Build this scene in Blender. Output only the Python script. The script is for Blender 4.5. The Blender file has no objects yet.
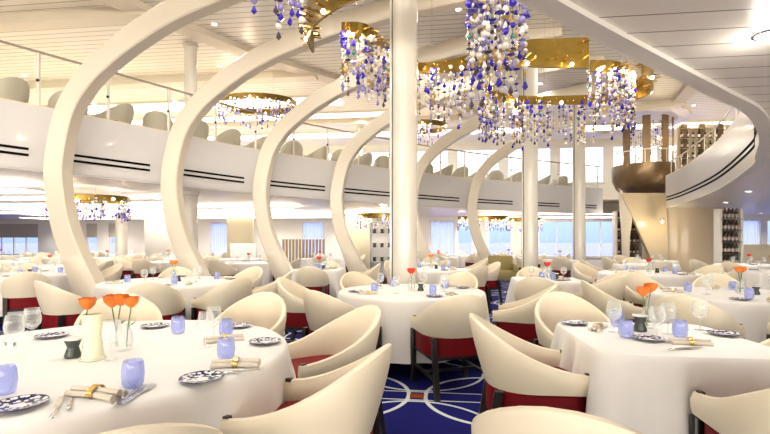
import bpy, math, random
from mathutils import Vector, Matrix
random.seed(7)
PI = math.pi
scn = bpy.context.scene
COL = scn.collection
FPX, CX, HOR, CAMH = 450.0, 385.0, 242.0, 1.3
# ship frame: the cross beams of the hall run along T, slightly turned against the camera
TX, TY = 0.993, -0.118
def S(u, v):
    return (u*TX - v*TY, u*TY + v*TX)
def inv(x, y):
    return (x*TX + y*TY, -x*TY + y*TX)
YAW = math.atan2(TY, TX)
ZC_LOW, ZDECK, ZPAR, ZUP = 2.5, 3.1, 3.54, 6.0

# ------------------------------------------------------------------ materials
def nmat(name):
    m = bpy.data.materials.new(name); m.use_nodes = True
    return m, m.node_tree, m.node_tree.nodes['Principled BSDF']
def mat(name, col, rough=.5, metal=0., spec=.5, bump=0., bscale=60, emit=None, estr=0., vary=0., vscale=3, sheen=0., coat=0.):
    m, nt, b = nmat(name)
    b.inputs['Base Color'].default_value = (*col, 1)
    b.inputs['Roughness'].default_value = rough
    b.inputs['Metallic'].default_value = metal
    b.inputs['Specular IOR Level'].default_value = spec
    if sheen: b.inputs['Sheen Weight'].default_value = sheen
    if coat: b.inputs['Coat Weight'].default_value = coat
    if emit:
        b.inputs['Emission Color'].default_value = (*emit, 1); b.inputs['Emission Strength'].default_value = estr
    tc = nt.nodes.new('ShaderNodeTexCoord')
    if bump:
        n = nt.nodes.new('ShaderNodeTexNoise'); n.inputs['Scale'].default_value = bscale
        bp = nt.nodes.new('ShaderNodeBump'); bp.inputs['Strength'].default_value = bump; bp.inputs['Distance'].default_value = .01
        nt.links.new(tc.outputs['Object'], n.inputs['Vector']); nt.links.new(n.outputs['Fac'], bp.inputs['Height'])
        nt.links.new(bp.outputs['Normal'], b.inputs['Normal'])
    if vary:
        n = nt.nodes.new('ShaderNodeTexNoise'); n.inputs['Scale'].default_value = vscale
        r = nt.nodes.new('ShaderNodeMix'); r.data_type = 'RGBA'
        r.inputs['A'].default_value = (*[c*(1-vary) for c in col], 1); r.inputs['B'].default_value = (*[min(1, c*(1+vary)) for c in col], 1)
        nt.links.new(tc.outputs['Object'], n.inputs['Vector']); nt.links.new(n.outputs['Fac'], r.inputs['Factor'])
        nt.links.new(r.outputs['Result'], b.inputs['Base Color'])
    return m
def glassmat(name, col, trans=.8, rough=.05, add=.55):
    m, nt, b = nmat(name)
    out = nt.nodes['Material Output']
    tr = nt.nodes.new('ShaderNodeBsdfTransparent'); tr.inputs['Color'].default_value = (*col, 1)
    b.inputs['Base Color'].default_value = (*col, 1); b.inputs['Roughness'].default_value = rough
    b.inputs['Specular IOR Level'].default_value = .8
    lw = nt.nodes.new('ShaderNodeLayerWeight'); lw.inputs['Blend'].default_value = .35
    mp = nt.nodes.new('ShaderNodeMapRange')
    mp.inputs['To Min'].default_value = 1-trans; mp.inputs['To Max'].default_value = min(1, 1-trans+add)
    nt.links.new(lw.outputs['Facing'], mp.inputs['Value'])
    mx = nt.nodes.new('ShaderNodeMixShader')
    nt.links.new(mp.outputs['Result'], mx.inputs['Fac']); nt.links.new(tr.outputs[0], mx.inputs[1]); nt.links.new(b.outputs[0], mx.inputs[2])
    nt.links.new(mx.outputs[0], out.inputs['Surface'])
    return m
class NB:                                    # little helper for math node chains
    def __init__(s, nt): s.nt = nt
    def val(s, a, n, i):
        if isinstance(a, (int, float)): n.inputs[i].default_value = a
        else: s.nt.links.new(a, n.inputs[i])
    def m(s, op, a, b=0., c=None):
        n = s.nt.nodes.new('ShaderNodeMath'); n.operation = op
        s.val(a, n, 0); s.val(b, n, 1)
        if c is not None: s.val(c, n, 2)
        return n.outputs[0]
def ship_uv(nt):
    tc = nt.nodes.new('ShaderNodeTexCoord'); mp = nt.nodes.new('ShaderNodeMapping')
    mp.vector_type = 'POINT'; mp.inputs['Rotation'].default_value = (0, 0, -YAW)
    nt.links.new(tc.outputs['Object'], mp.inputs['Vector'])
    sp = nt.nodes.new('ShaderNodeSeparateXYZ'); nt.links.new(mp.outputs['Vector'], sp.inputs[0])
    return sp.outputs[0], sp.outputs[1]
def plank_mat(name, col, pitch, gap, gapcol, rough=.35):
    m, nt, b = nmat(name); nb = NB(nt)
    u, v = ship_uv(nt)
    f = nb.m('FRACT', nb.m('DIVIDE', v, pitch))
    g = nb.m('LESS_THAN', f, gap/pitch)
    mx = nt.nodes.new('ShaderNodeMix'); mx.data_type = 'RGBA'
    mx.inputs['A'].default_value = (*col, 1); mx.inputs['B'].default_value = (*gapcol, 1)
    nt.links.new(g, mx.inputs['Factor']); nt.links.new(mx.outputs['Result'], b.inputs['Base Color'])
    b.inputs['Roughness'].default_value = rough
    return m
def carpet_mat():
    m, nt, b = nmat('blue carpet'); nb = NB(nt)
    u, v = ship_uv(nt)
    def ring(cx, cy, px, py, r, w, sx=1., sy=1.):
        a = nb.m('SUBTRACT', nb.m('MULTIPLY', nb.m('SUBTRACT', nb.m('FRACT', nb.m('DIVIDE', nb.m('ADD', u, cx), px)), .5), px*sx), 0)
        c = nb.m('MULTIPLY', nb.m('SUBTRACT', nb.m('FRACT', nb.m('DIVIDE', nb.m('ADD', v, cy), py)), .5), py*sy)
        d = nb.m('SQRT', nb.m('ADD', nb.m('MULTIPLY', a, a), nb.m('MULTIPLY', c, c)))
        return nb.m('LESS_THAN', nb.m('ABSOLUTE', nb.m('SUBTRACT', d, r)), w), a, c
    r1, a1, c1 = ring(.18, -.06, 1.3, 1.5, .58, .018)
    r3, a3, c3 = ring(.83, .69, 1.3, 1.5, .62, .014)
    l1 = nb.m('LESS_THAN', nb.m('ABSOLUTE', nb.m('SUBTRACT', nb.m('ABSOLUTE', c1), .10)), .009)
    allr = nb.m('MAXIMUM', r1, nb.m('MAXIMUM', r3, l1))
    patch = nb.m('MULTIPLY', nb.m('GREATER_THAN', nb.m('ABSOLUTE', a1), .59), nb.m('LESS_THAN', nb.m('ABSOLUTE', c1), .055))
    n = nt.nodes.new('ShaderNodeTexNoise'); n.inputs['Scale'].default_value = 2.2
    n2 = nt.nodes.new('ShaderNodeTexNoise'); n2.inputs['Scale'].default_value = 160
    base = nt.nodes.new('ShaderNodeMix'); base.data_type = 'RGBA'
    base.inputs['A'].default_value = (.008, .010, .10, 1); base.inputs['B'].default_value = (.016, .014, .16, 1)
    nt.links.new(n.outputs['Fac'], base.inputs['Factor'])
    m1 = nt.nodes.new('ShaderNodeMix'); m1.data_type = 'RGBA'; m1.inputs['B'].default_value = (.62, .66, .66, 1)
    nt.links.new(base.outputs['Result'], m1.inputs['A']); nt.links.new(allr, m1.inputs['Factor'])
    m2 = nt.nodes.new('ShaderNodeMix'); m2.data_type = 'RGBA'; m2.inputs['B'].default_value = (.32, .07, .02, 1)
    nt.links.new(m1.outputs['Result'], m2.inputs['A']); nt.links.new(patch, m2.inputs['Factor'])
    nt.links.new(m2.outputs['Result'], b.inputs['Base Color'])
    bp = nt.nodes.new('ShaderNodeBump'); bp.inputs['Strength'].default_value = .3; bp.inputs['Distance'].default_value = .01
    nt.links.new(n2.outputs['Fac'], bp.inputs['Height']); nt.links.new(bp.outputs['Normal'], b.inputs['Normal'])
    b.inputs['Roughness'].default_value = .95; b.inputs['Specular IOR Level'].default_value = .1
    return m
def plate_mat():
    m, nt, b = nmat('blue painted china'); nb = NB(nt)
    tc = nt.nodes.new('ShaderNodeTexCoord'); sp = nt.nodes.new('ShaderNodeSeparateXYZ'); nt.links.new(tc.outputs['Object'], sp.inputs[0])
    d = nb.m('SQRT', nb.m('ADD', nb.m('MULTIPLY', sp.outputs[0], sp.outputs[0]), nb.m('MULTIPLY', sp.outputs[1], sp.outputs[1])))
    rim = nb.m('MULTIPLY', nb.m('GREATER_THAN', d, .022), nb.m('LESS_THAN', d, .081))
    vo = nt.nodes.new('ShaderNodeTexVoronoi'); vo.inputs['Scale'].default_value = 55; nt.links.new(tc.outputs['Object'], vo.inputs['Vector'])
    pat = nb.m('MULTIPLY', nb.m('GREATER_THAN', vo.outputs['Distance'], .45), rim)
    edge = nb.m('GREATER_THAN', d, .080)
    f = nb.m('MAXIMUM', pat, edge)
    mx = nt.nodes.new('ShaderNodeMix'); mx.data_type = 'RGBA'
    mx.inputs['A'].default_value = (.85, .85, .88, 1); mx.inputs['B'].default_value = (.015, .02, .10, 1)
    nt.links.new(f, mx.inputs['Factor']); nt.links.new(mx.outputs['Result'], b.inputs['Base Color'])
    b.inputs['Roughness'].default_value = .12
    return m
M = {}
M['ivory'] = mat('ivory paint', (.70, .64, .53), .32, vary=.02, vscale=1.2)
M['column'] = mat('column enamel', (.74, .71, .64), .22, coat=.3)
M['fascia'] = mat('parapet enamel', (.64, .63, .64), .28, coat=.2)
M['wall'] = mat('cream wall', (.90, .87, .80), .6, bump=.05)
M['beige'] = mat('beige lacquer wall', (.66, .54, .36), .3, coat=.3)
M['panel'] = mat('pale yellow panel', (.74, .66, .46), .5)
M['stripe'] = mat('black inlay stripe', (.006, .006, .006), .9, spec=.05)
M['planklow'] = plank_mat('soffit planks', (.93, .88, .80), .21, .010, (.22, .18, .14))
M['plankup'] = plank_mat('upper ceiling planks', (.84, .80, .72), .20, .020, (.30, .25, .18))
M['ceilwhite'] = mat('white ceiling', (.84, .81, .74), .5)
M['carpet'] = carpet_mat()
M['deck'] = mat('beige deck carpet', (.72, .66, .56), .9, bump=.2)
M['leather'] = mat('cream leather', (.80, .73, .57), .42, bump=.08, bscale=180, vary=.03, vscale=5)
M['red'] = mat('red velvet', (.17, .002, .006), .6, sheen=.0, spec=.2, bump=.1, bscale=200)
M['dark'] = mat('black wood', (.012, .009, .008), .35, vary=.2, vscale=20)
M['cloth'] = mat('white linen', (.83, .82, .80), .8, bump=.06, bscale=350, sheen=.2)
M['napkin'] = mat('grey linen napkin', (.64, .58, .50), .85, bump=.2, bscale=300)
M['gold'] = mat('brushed gold', (.22, .145, .030), .30, bump=.35, bscale=14, metal=.85, vary=.25, vscale=6)
M['goldpale'] = mat('polished gold', (.9, .62, .22), .18, metal=1.)
M['bronze'] = mat('bronze panel', (.22, .15, .085), .28, metal=.75, vary=.25, vscale=4)
M['steel'] = mat('polished steel', (.75, .75, .76), .14, metal=1.)
M['china'] = plate_mat()
M['white'] = mat('white china', (.86, .85, .83), .15)
M['glass'] = glassmat('clear glass', (.97, .98, .98), .92, add=.45)
M['blueglass'] = glassmat('pale blue glass', (.76, .80, .98), .76, .1, .2)
M['railglass'] = glassmat('railing glass', (.97, .985, .975), .985, add=.12)
M['frost'] = mat('frosted vase', (.62, .68, .42), .3)
M['candle'] = mat('cream frosted glass', (.82, .82, .60), .5)
M['pot'] = mat('grey green glazed pot', (.045, .06, .05), .25)
M['orange'] = mat('orange petals', (.86, .19, .012), .6, vary=.35, vscale=40, sheen=.2)
M['redpetal'] = mat('red petals', (.70, .03, .015), .55, vary=.3, vscale=40)
M['stem'] = mat('flower stem', (.10, .22, .05), .6)
M['leafg'] = mat('pale foliage', (.35, .42, .22), .6)
M['b_blue'] = mat('blue glass bead', (.035, .02, .50), .12, coat=.6)
M['b_lilac'] = mat('lilac glass bead', (.30, .26, .62), .12, coat=.6)
M['b_clear'] = mat('clear bead', (.90, .87, .82), .08, coat=.8)
M['b_smoke'] = mat('smoky bead', (.09, .07, .09), .12, coat=.6)
M['b_amber'] = mat('amber bead', (.62, .42, .12), .12, coat=.6)
M['b_teal'] = mat('teal bead', (.04, .25, .30), .12, coat=.6)
M['bulb'] = mat('glowing bulb', (1, .9, .7), .3, emit=(1, .84, .60), estr=14)
M['lampface'] = mat('downlight glass', (1, .95, .85), .4, emit=(1, .90, .74), estr=12)
M['cove'] = mat('cove light diffuser', (1, .97, .9), .5, emit=(1, .93, .82), estr=3.6)
M['bottle'] = mat('dark wine bottle', (.03, .02, .02), .12, coat=.5)
M['bottlelabel'] = mat('bottle foil and label', (.55, .45, .40), .5)
M['wood'] = mat('amber wood slat', (.42, .27, .10), .4, vary=.3, vscale=12)
M['greywood'] = mat('grey slat', (.34, .29, .24), .5)
M['olive'] = mat('olive upholstery', (.34, .28, .11), .7)
M['blind'] = mat('grey beige roller blind', (.52, .48, .42), .8)
M['sea'] = mat('sea water', (.05, .07, .45), .35, bump=.4, bscale=.4)
def sheer_mat():
    m, nt, b = nmat('white sheer'); out = nt.nodes['Material Output']
    t = nt.nodes.new('ShaderNodeBsdfTranslucent'); t.inputs['Color'].default_value = (.95, .95, .93, 1)
    tr = nt.nodes.new('ShaderNodeBsdfTransparent')
    a = nt.nodes.new('ShaderNodeMixShader'); a.inputs[0].default_value = .35
    nt.links.new(t.outputs[0], a.inputs[1]); nt.links.new(tr.outputs[0], a.inputs[2]); nt.links.new(a.outputs[0], out.inputs['Surface'])
    return m
M['sheer'] = sheer_mat()

# ------------------------------------------------------------------ mesh builder
class MB:
    def __init__(s): s.v, s.f, s.m, s.mats, s.sm = [], [], [], [], []
    def mi(s, m):
        if m not in s.mats: s.mats.append(m)
        return s.mats.index(m)
    def add(s, vs, fs, m, smooth=False, T=None):
        o = len(s.v); k = s.mi(m)
        for p in vs:
            p = Vector(p); s.v.append(T @ p if T is not None else p)
        for f in fs:
            s.f.append([i+o for i in f]); s.m.append(k); s.sm.append(smooth)
    def box(s, a, b, m, T=None, bev=0.):
        x0, y0, z0 = a; x1, y1, z1 = b
        if bev <= 0:
            vs = [(x0,y0,z0),(x1,y0,z0),(x1,y1,z0),(x0,y1,z0),(x0,y0,z1),(x1,y0,z1),(x1,y1,z1),(x0,y1,z1)]
            fs = [(0,3,2,1),(4,5,6,7),(0,1,5,4),(1,2,6,5),(2,3,7,6),(3,0,4,7)]
            s.add(vs, fs, m, False, T); return
        def ring(z, i):
            c = bev*.7
            xa, xb, ya, yb = x0+i, x1-i, y0+i, y1-i
            return [(xa+c,ya,z),(xb-c,ya,z),(xb,ya+c,z),(xb,yb-c,z),(xb-c,yb,z),(xa+c,yb,z),(xa,yb-c,z),(xa,ya+c,z)]
        rs = [ring(z0, bev), ring(z0+bev*.3, bev*.3), ring(z0+bev, 0), ring(z1-bev, 0), ring(z1-bev*.3, bev*.3), ring(z1, bev)]
        vs = [p for r in rs for p in r]; fs = []
        for k in range(5):
            for j in range(8): fs.append((k*8+j, k*8+(j+1) % 8, (k+1)*8+(j+1) % 8, (k+1)*8+j))
        fs.append(tuple(range(7, -1, -1))); fs.append(tuple(range(40, 48)))
        s.add(vs, fs, m, False, T)
    def lathe(s, prof, m, seg=16, T=None, smooth=True, caps=True):
        vs, fs = [], []
        for r, z in prof:
            for j in range(seg):
                a = 2*PI*j/seg; vs.append((r*math.cos(a), r*math.sin(a), z))
        for k in range(len(prof)-1):
            for j in range(seg):
                fs.append((k*seg+j, k*seg+(j+1) % seg, (k+1)*seg+(j+1) % seg, (k+1)*seg+j))
        if caps:
            if prof[0][0] > 1e-4: fs.append(tuple(range(seg-1, -1, -1)))
            if prof[-1][0] > 1e-4: fs.append(tuple(range((len(prof)-1)*seg, len(prof)*seg)))
        s.add(vs, fs, m, smooth, T)
    def tube(s, pts, r, m, seg=8, smooth=True):
        pts = [Vector(p) for p in pts]; n = len(pts)
        rr = r if isinstance(r, (list, tuple)) else [r]*n
        vs, fs = [], []
        for i, p in enumerate(pts):
            d = (pts[min(i+1, n-1)]-pts[max(i-1, 0)]).normalized()
            a = d.cross(Vector((0, 0, 1)))
            if a.length < 1e-3: a = Vector((1, 0, 0))
            a.normalize(); b = d.cross(a)
            for j in range(seg):
                t = 2*PI*j/seg; vs.append(p + (a*math.cos(t)+b*math.sin(t))*rr[i])
        for i in range(n-1):
            for j in range(seg):
                fs.append((i*seg+j, i*seg+(j+1) % seg, (i+1)*seg+(j+1) % seg, (i+1)*seg+j))
        fs.append(tuple(range(seg-1, -1, -1))); fs.append(tuple(range((n-1)*seg, n*seg)))
        s.add(vs, fs, m, smooth)
    def ball(s, c, r, m, seg=8, sq=1.):
        prof = [(r*math.sin(PI*k/6), -r*sq*math.cos(PI*k/6)) for k in range(7)]
        prof[0] = (1e-5, prof[0][1]); prof[-1] = (1e-5, prof[-1][1])
        s.lathe(prof, m, seg, Matrix.Translation(c))
    def wall(s, pts, z0, z1, th, m, closed=False, side=1, smooth=True):
        """a vertical strip along plan points, th thick to its left (side=1)"""
        n = len(pts); off = []
        for i in range(n):
            a = Vector(pts[i-1 if (i > 0 or closed) else 0]); b = Vector(pts[(i+1) % n if (i < n-1 or closed) else n-1])
            d = (b-a).normalized(); off.append(Vector((-d.y, d.x))*th*side)
        vs = []
        for i, p in enumerate(pts):
            q = Vector(p)+off[i]
            vs += [(p[0],p[1],z0),(p[0],p[1],z1),(q.x,q.y,z1),(q.x,q.y,z0)]
        fs = []
        for i in range(n if closed else n-1):
            j = (i+1) % n
            for k in range(4):
                fs.append((4*i+k, 4*j+k, 4*j+(k+1) % 4, 4*i+(k+1) % 4))
        if not closed: fs += [(0,1,2,3), (4*n-1,4*n-2,4*n-3,4*n-4)]
        s.add(vs, fs, m, False)
    def sweep(s, pts, sect, m, smooth=True):
        """closed section list of (n, b) points swept along pts (list of (pos, nvec, bvec, scale))"""
        vs, fs = [], []; k = len(sect)
        for p, a, b, sc in pts:
            for x, y in sect: vs.append(Vector(p)+Vector(a)*x*sc+Vector(b)*y)
        for i in range(len(pts)-1):
            for j in range(k): fs.append((i*k+j, i*k+(j+1) % k, (i+1)*k+(j+1) % k, (i+1)*k+j))
        fs.append(tuple(range(k-1, -1, -1))); fs.append(tuple(range((len(pts)-1)*k, len(pts)*k)))
        s.add(vs, fs, m, smooth)
    def build(s, name, parent=None, loc=None, rz=0., fix=True):
        me = bpy.data.meshes.new(name)
        me.from_pydata([tuple(v) for v in s.v], [], s.f)
        for m in s.mats: me.materials.append(M[m])
        me.polygons.foreach_set('material_index', s.m); me.polygons.foreach_set('use_smooth', s.sm)
        me.update()
        if fix:
            import bmesh
            bm = bmesh.new(); bm.from_mesh(me); bmesh.ops.recalc_face_normals(bm, faces=bm.faces); bm.to_mesh(me); bm.free()
        try: me.set_sharp_from_angle(angle=math.radians(42))
        except Exception: pass
        o = bpy.data.objects.new(name, me); COL.objects.link(o)
        if parent is not None: o.parent = parent
        if loc is not None: o.location = loc
        if rz: o.rotation_euler = (0, 0, rz)
        return o
KIDS = {}
def tag(o, label=None, cat=None, group=None, kind=None):
    for k, v in (('label', label), ('category', cat), ('group', group), ('kind', kind)):
        if v: o[k] = v
    return o
def empty(name, loc=(0,0,0), rz=0.):
    o = bpy.data.objects.new(name, None); COL.objects.link(o); o.location = loc; o.rotation_euler = (0,0,rz); o.empty_display_size = .1
    return o
class Proto:
    """a thing built once at the origin; copies share its mesh data"""
    def __init__(s, maker): s.root = maker(); s.used = False
    def tree(s, o, parent):
        c = o.copy(); COL.objects.link(c)
        if parent: c.parent = parent
        for ch in s.kids(o): s.tree(ch, c)
        return c
    def kids(s, o):
        if not hasattr(s, 'cache'):
            s.cache = {}
            for x in COL.objects:
                if x.parent: s.cache.setdefault(x.parent.name, []).append(x)
        return s.cache.get(o.name, [])
    def place(s, loc, rz, label, cat, group=None, scale=None):
        if s.used: o = s.tree(s.root, None)
        else:
            s.kids(s.root); o = s.root; s.used = True; s.src = True
        if s.used and o is s.root: pass
        o.location = loc; o.rotation_euler = (0, 0, rz)
        if scale: o.scale = (scale,)*3
        for k in ('label','category','group'):
            if k in o.keys(): del o[k]
        tag(o, label, cat, group)
        return o
def px(x, y, z):
    """world point on the horizontal plane z seen at photo pixel x, y (used once to survey the place)"""
    d = FPX*(CAMH-z)/(y-HOR); return ((x-CX)*d/FPX, d)
def spline(P, n=8):
    P = [Vector(p) for p in P]; out = []
    for i in range(len(P)-1):
        p0, p1, p2, p3 = P[max(i-1,0)], P[i], P[i+1], P[min(i+2, len(P)-1)]
        for k in range(n):
            t = k/n
            out.append(.5*((2*p1)+(p2-p0)*t+(2*p0-5*p1+4*p2-p3)*t*t+(3*p1-p0-3*p2+p3)*t**3))
    out.append(P[-1]); return out

# ------------------------------------------------------------------ the room shell
LEFT = spline([(-8.6,2.6),(-7.6,4.8),(-6.1,7.0),(-4.5,9.15),(-3.2,10.9),(-1.55,12.5),(.7,14.3),(3.0,15.9),(6.0,17.5),(9.2,19.0)], 6)
RIGHT = spline([(-3.4,-.6),(-1.2,.75),(.66,2.2),(1.82,3.05),(2.62,3.62),(3.34,4.16),(4.22,5.08),(5.0,6.08),(5.75,7.1),(7.55,10.3),(9.0,13.6),(9.6,15.4)], 6)
BACKSIDE = spline([(-3.4,-.6),(-6.0,-1.2),(-8.2,0.),(-8.6,2.6)], 5)
FARSIDE = spline([(9.6,15.4),(10.9,16.8),(10.6,18.6),(9.2,19.0)], 5)
HOLE = list(LEFT) + list(reversed(FARSIDE))[1:] + list(reversed(RIGHT))[1:] + list(BACKSIDE)[1:-1]
OUTER = [S(-27,-7), S(27,-7), S(27,22), S(-27,22)]
def slab(name, z0, z1, mbot, mtop, hole=HOLE):
    import bmesh
    bm = bmesh.new()
    for z, mi in ((z0, 0), (z1, 1)):
        loops = [OUTER]
        if hole: loops.append(hole)
        es = []
        for L in loops:
            vs = [bm.verts.new((p[0], p[1], z)) for p in L]
            es += [bm.edges.new((vs[i], vs[(i+1) % len(vs)])) for i in range(len(vs))]
        r = bmesh.ops.triangle_fill(bm, use_beauty=True, edges=es)
        for f in r['geom']:
            if isinstance(f, bmesh.types.BMFace):
                f.material_index = mi
                if (f.normal.z > 0) != (mi == 1): f.normal_flip()
    me = bpy.data.meshes.new(name); bm.to_mesh(me); bm.free()
    me.materials.append(M[mbot]); me.materials.append(M[mtop])
    o = bpy.data.objects.new(name, me); COL.objects.link(o); o['kind'] = 'structure'
    return o
b = MB(); b.add([(*p, 0) for p in OUTER], [(0,1,2,3)], 'carpet')
fl = b.build('floor', fix=False); fl['kind'] = 'structure'
slab('ceiling', ZC_LOW, ZDECK, 'planklow', 'deck')
b = MB(); b.add([(*p, ZUP) for p in OUTER], [(3,2,1,0)], 'plankup'); b.add([(*p, ZUP+.2) for p in OUTER], [(0,1,2,3)], 'plankup')
up = b.build('ceiling_upper', fix=False); up['kind'] = 'structure'
# edge beam of the upper ceiling, over the parapet, all around the opening
b = MB(); b.wall(HOLE, ZUP-.13, ZUP+.02, .42, 'ivory', closed=True, side=1)
o = b.build('trim_1'); o['kind'] = 'structure'
# transverse ceiling beams over the gallery
def cross_beam(name, v, u0, u1, z0=ZUP-.2, w=.34):
    b = MB(); T = Matrix.Rotation(YAW, 4, 'Z')
    b.box((u0, v-w/2, z0), (u1, v+w/2, ZUP+.02), 'ivory', T)
    o = b.build(name); o['kind'] = 'structure'
cross_beam('trim_2', inv(-4.26, 9.0)[1], -20, inv(-4.6,9.0)[0]-.1)
cross_beam('trim_3', inv(-1.31, 12.3)[1], -20, inv(-1.8,12.3)[0]-.1)
cross_beam('trim_4', 17.0, -20, 2)
# walls with windows
VW = 21.6
def u_at(xp, v=VW):
    k = (xp-CX)/FPX; return v*(k*TX+TY)/(TX-k*TY)
WIN = [(-75,-20,'blind'), (-12,38,'blind'), (86,97,'blind'), (108,127,'blind'), (210,227,'sheer'), (302,324,'sheer'), (430,455,'sheer'), (457,473,''),
       (488,512,''), (538,577,''), (585,617,''), (741,761,'sheer'), (767,800,'')]
TW = Matrix.Rotation(YAW, 4, 'Z')
def window_wall(name, wins, z0, z1, sill, head, mat_):
    b = MB(); th = .25; u = -27
    for a, c in wins:
        if a > u: b.box((u, VW, z0), (a, VW+th, z1), mat_, TW)
        b.box((a, VW, z0), (c, VW+th, sill), mat_, TW); b.box((a, VW, head), (c, VW+th, z1), mat_, TW)
        u = c
    b.box((u, VW, z0), (27, VW+th, z1), mat_, TW)
    o = b.build(name); o['kind'] = 'structure'
nwin = [0]
def window(a, c, sill, head, dress, n):
    nwin[0] += 1; nm = 'window_%d' % nwin[0]
    o = empty(nm, (*S((a+c)/2, VW), sill), YAW); o['kind'] = 'structure'
    w = c-a; h = head-sill; f = .05
    b = MB()
    b.box((-w/2,.04,0),(w/2,.14,f),'white'); b.box((-w/2,.04,h-f),(w/2,.14,h),'white')
    for i in range(n+1):
        x = -w/2+f/2+(w-f)*i/n; b.box((x-f/2,.045,f),(x+f/2,.135,h-f),'white')
    fr = b.build('window_frame', o)
    b = MB(); b.box((-w/2+f,.085,f),(w/2-f,.092,h-f),'railglass'); b.build('window_pane', fr)
    b = MB(); b.box((-w/2-.05,-.06,-.05),(w/2+.05,.03,0),'white'); b.build('window_sill', o)
    if dress == 'blind':
        b = MB(); b.box((-w/2+.01,.02,h*.56),(w/2-.01,.03,h-.02),'blind'); b.box((-w/2+.01,.015,h*.55),(w/2-.01,.035,h*.56+.01),'white'); b.build('roller_blind', o)
    if dress == 'sheer':
        b = MB(); n2 = 30
        vs = []
        for i in range(n2+1):
            x = -w/2+w*i/n2; y = .0+.02*math.sin(i*1.9); vs += [(x,y,0),(x,y,h)]
        b.add(vs, [(2*i,2*i+2,2*i+3,2*i+1) for i in range(n2)], 'sheer', True); b.build('sheer_curtain', o, fix=False)
SILL, HEAD = .62, 2.28
low = [(u_at(a), u_at(c), d) for a, c, d in WIN]
window_wall('wall_back', [(a, c) for a, c, d in low], 0, ZDECK, SILL, HEAD, 'wall')
for a, c, d in low: window(a, c, SILL, HEAD, d, max(1, round((c-a)/.8)))
upw = [(-25+2.35*i, -25+2.35*i+2.0) for i in range(21)]
window_wall('wall_back_upper', upw, ZDECK, ZUP+.1, 4.0, 5.7, 'wall')
for a, c in upw: window(a, c, 4.0, 5.7, '', 2)
for nm, u in (('wall_left', -27), ('wall_right', 27)):
    b = MB(); b.box((u-.1,-7,0),(u+.1,22,ZUP+.1),'wall',TW); o = b.build(nm); o['kind'] = 'structure'
b = MB(); FW = [(-12.8+3.2*i, -12.8+3.2*i+2.8) for i in range(8)]; u = -27  # these windows are added, unseen behind the camera, to brighten the soffit
for a_, c_ in FW:
    b.box((u,-7.1,0),(a_,-6.9,ZUP+.1),'wall',TW); u = c_
    for z0_, z1_ in ((0,.45),(2.3,ZDECK+.5),(5.7,ZUP+.1)): b.box((a_,-7.1,z0_),(c_,-6.9,z1_),'wall',TW)
b.box((u,-7.1,0),(27,-6.9,ZUP+.1),'wall',TW); o = b.build('wall_front'); o['kind'] = 'structure'
for a_, c_ in FW:
    for z0_, z1_ in ((.45,2.3),(ZDECK+.5,5.7)):
        nwin[0] += 1; w_ = c_-a_; h_ = z1_-z0_
        o = empty('window_%d' % nwin[0], (*S((a_+c_)/2, -7), z0_), YAW); o['kind'] = 'structure'
        b = MB(); b.box((-w_/2,-.04,0),(w_/2,.04,.05),'white'); b.box((-w_/2,-.04,h_-.05),(w_/2,.04,h_),'white')
        for k in range(3): b.box((-w_/2+(w_-.05)*k/2,-.04,.05),(-w_/2+(w_-.05)*k/2+.05,.04,h_-.05),'white')
        b.build('window_frame', o)
        L = bpy.data.lights.new('window portal', 'AREA'); L.shape = 'RECTANGLE'; L.size = w_; L.size_y = h_; L.cycles.is_portal = True
        lo = bpy.data.objects.new('window_portal', L); COL.objects.link(lo); lo.parent = o; lo.location = (0,-.06,h_/2); lo.rotation_euler = (PI/2,0,0)
# sea outside
b = MB(); b.add([(-4000,26,-12),(4000,26,-12),(4000,6000,-12),(-4000,6000,-12)], [(0,1,2,3)], 'sea'); o = b.build('sea_surface', fix=False)
tag(o, 'calm blue sea seen through the windows', 'sea', kind='structure')

# parapets with black inlay stripes
def parapet(name, P, side, stripes, label, gap=None):
    o = empty(name, (0,0,0)); o['kind'] = 'structure'; tag(o, label, 'parapet')
    b = MB(); b.wall(P, ZC_LOW-.02, ZPAR, .12, 'fascia', side=side)
    b.wall(P, ZC_LOW-.032, ZC_LOW+.0, .125, 'ceilwhite', side=side)
    pn = b.build('parapet_panel', o)
    for i0, i1 in stripes:
        for z in (2.70, 2.80):
            b = MB(); b.wall(P[i0:i1+1], z, z+.042, .01, 'stripe', side=-side); b.build('inlay_stripe', pn)
    b = MB(); b.wall(P, ZPAR, ZPAR+.03, .14, 'ivory', side=side); b.build('parapet_cap', o)
    return o
RIBS = [(-5.44,7.5),(-4.26,9.0),(-2.97,10.8),(-1.31,12.3),(.84,14.0),(3.04,15.7)]
LEFTF = spline([(p.x, p.y) for p in LEFT], 3)
def cut_stripes(P, centers, half):
    segs = []; cur = None
    for i, p in enumerate(P):
        near = any((p-Vector(c)).length < half for c in centers)
        if not near:
            if cur is None: cur = i
        else:
            if cur is not None and i-1-cur >= 2: segs.append((cur, i-1))
            cur = None
    if cur is not None: segs.append((cur, len(P)-1))
    return segs
parapet('balcony_parapet', LEFTF, 1, cut_stripes(LEFTF, RIBS+[(5.2,17.1),(7.3,18.1),(9.2,19)], .34), 'long curved white balcony parapet with twin black inlay stripes behind the arches')
RF = spline([(p.x, p.y) for p in RIGHT], 3)
iR = [i for i, p in enumerate(RF) if p.y > 4.2]
parapet('balcony_parapet', RF, -1, [(iR[0], len(RF)-3)], 'white balcony parapet curling round beside the stair with twin black stripes')
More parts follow.
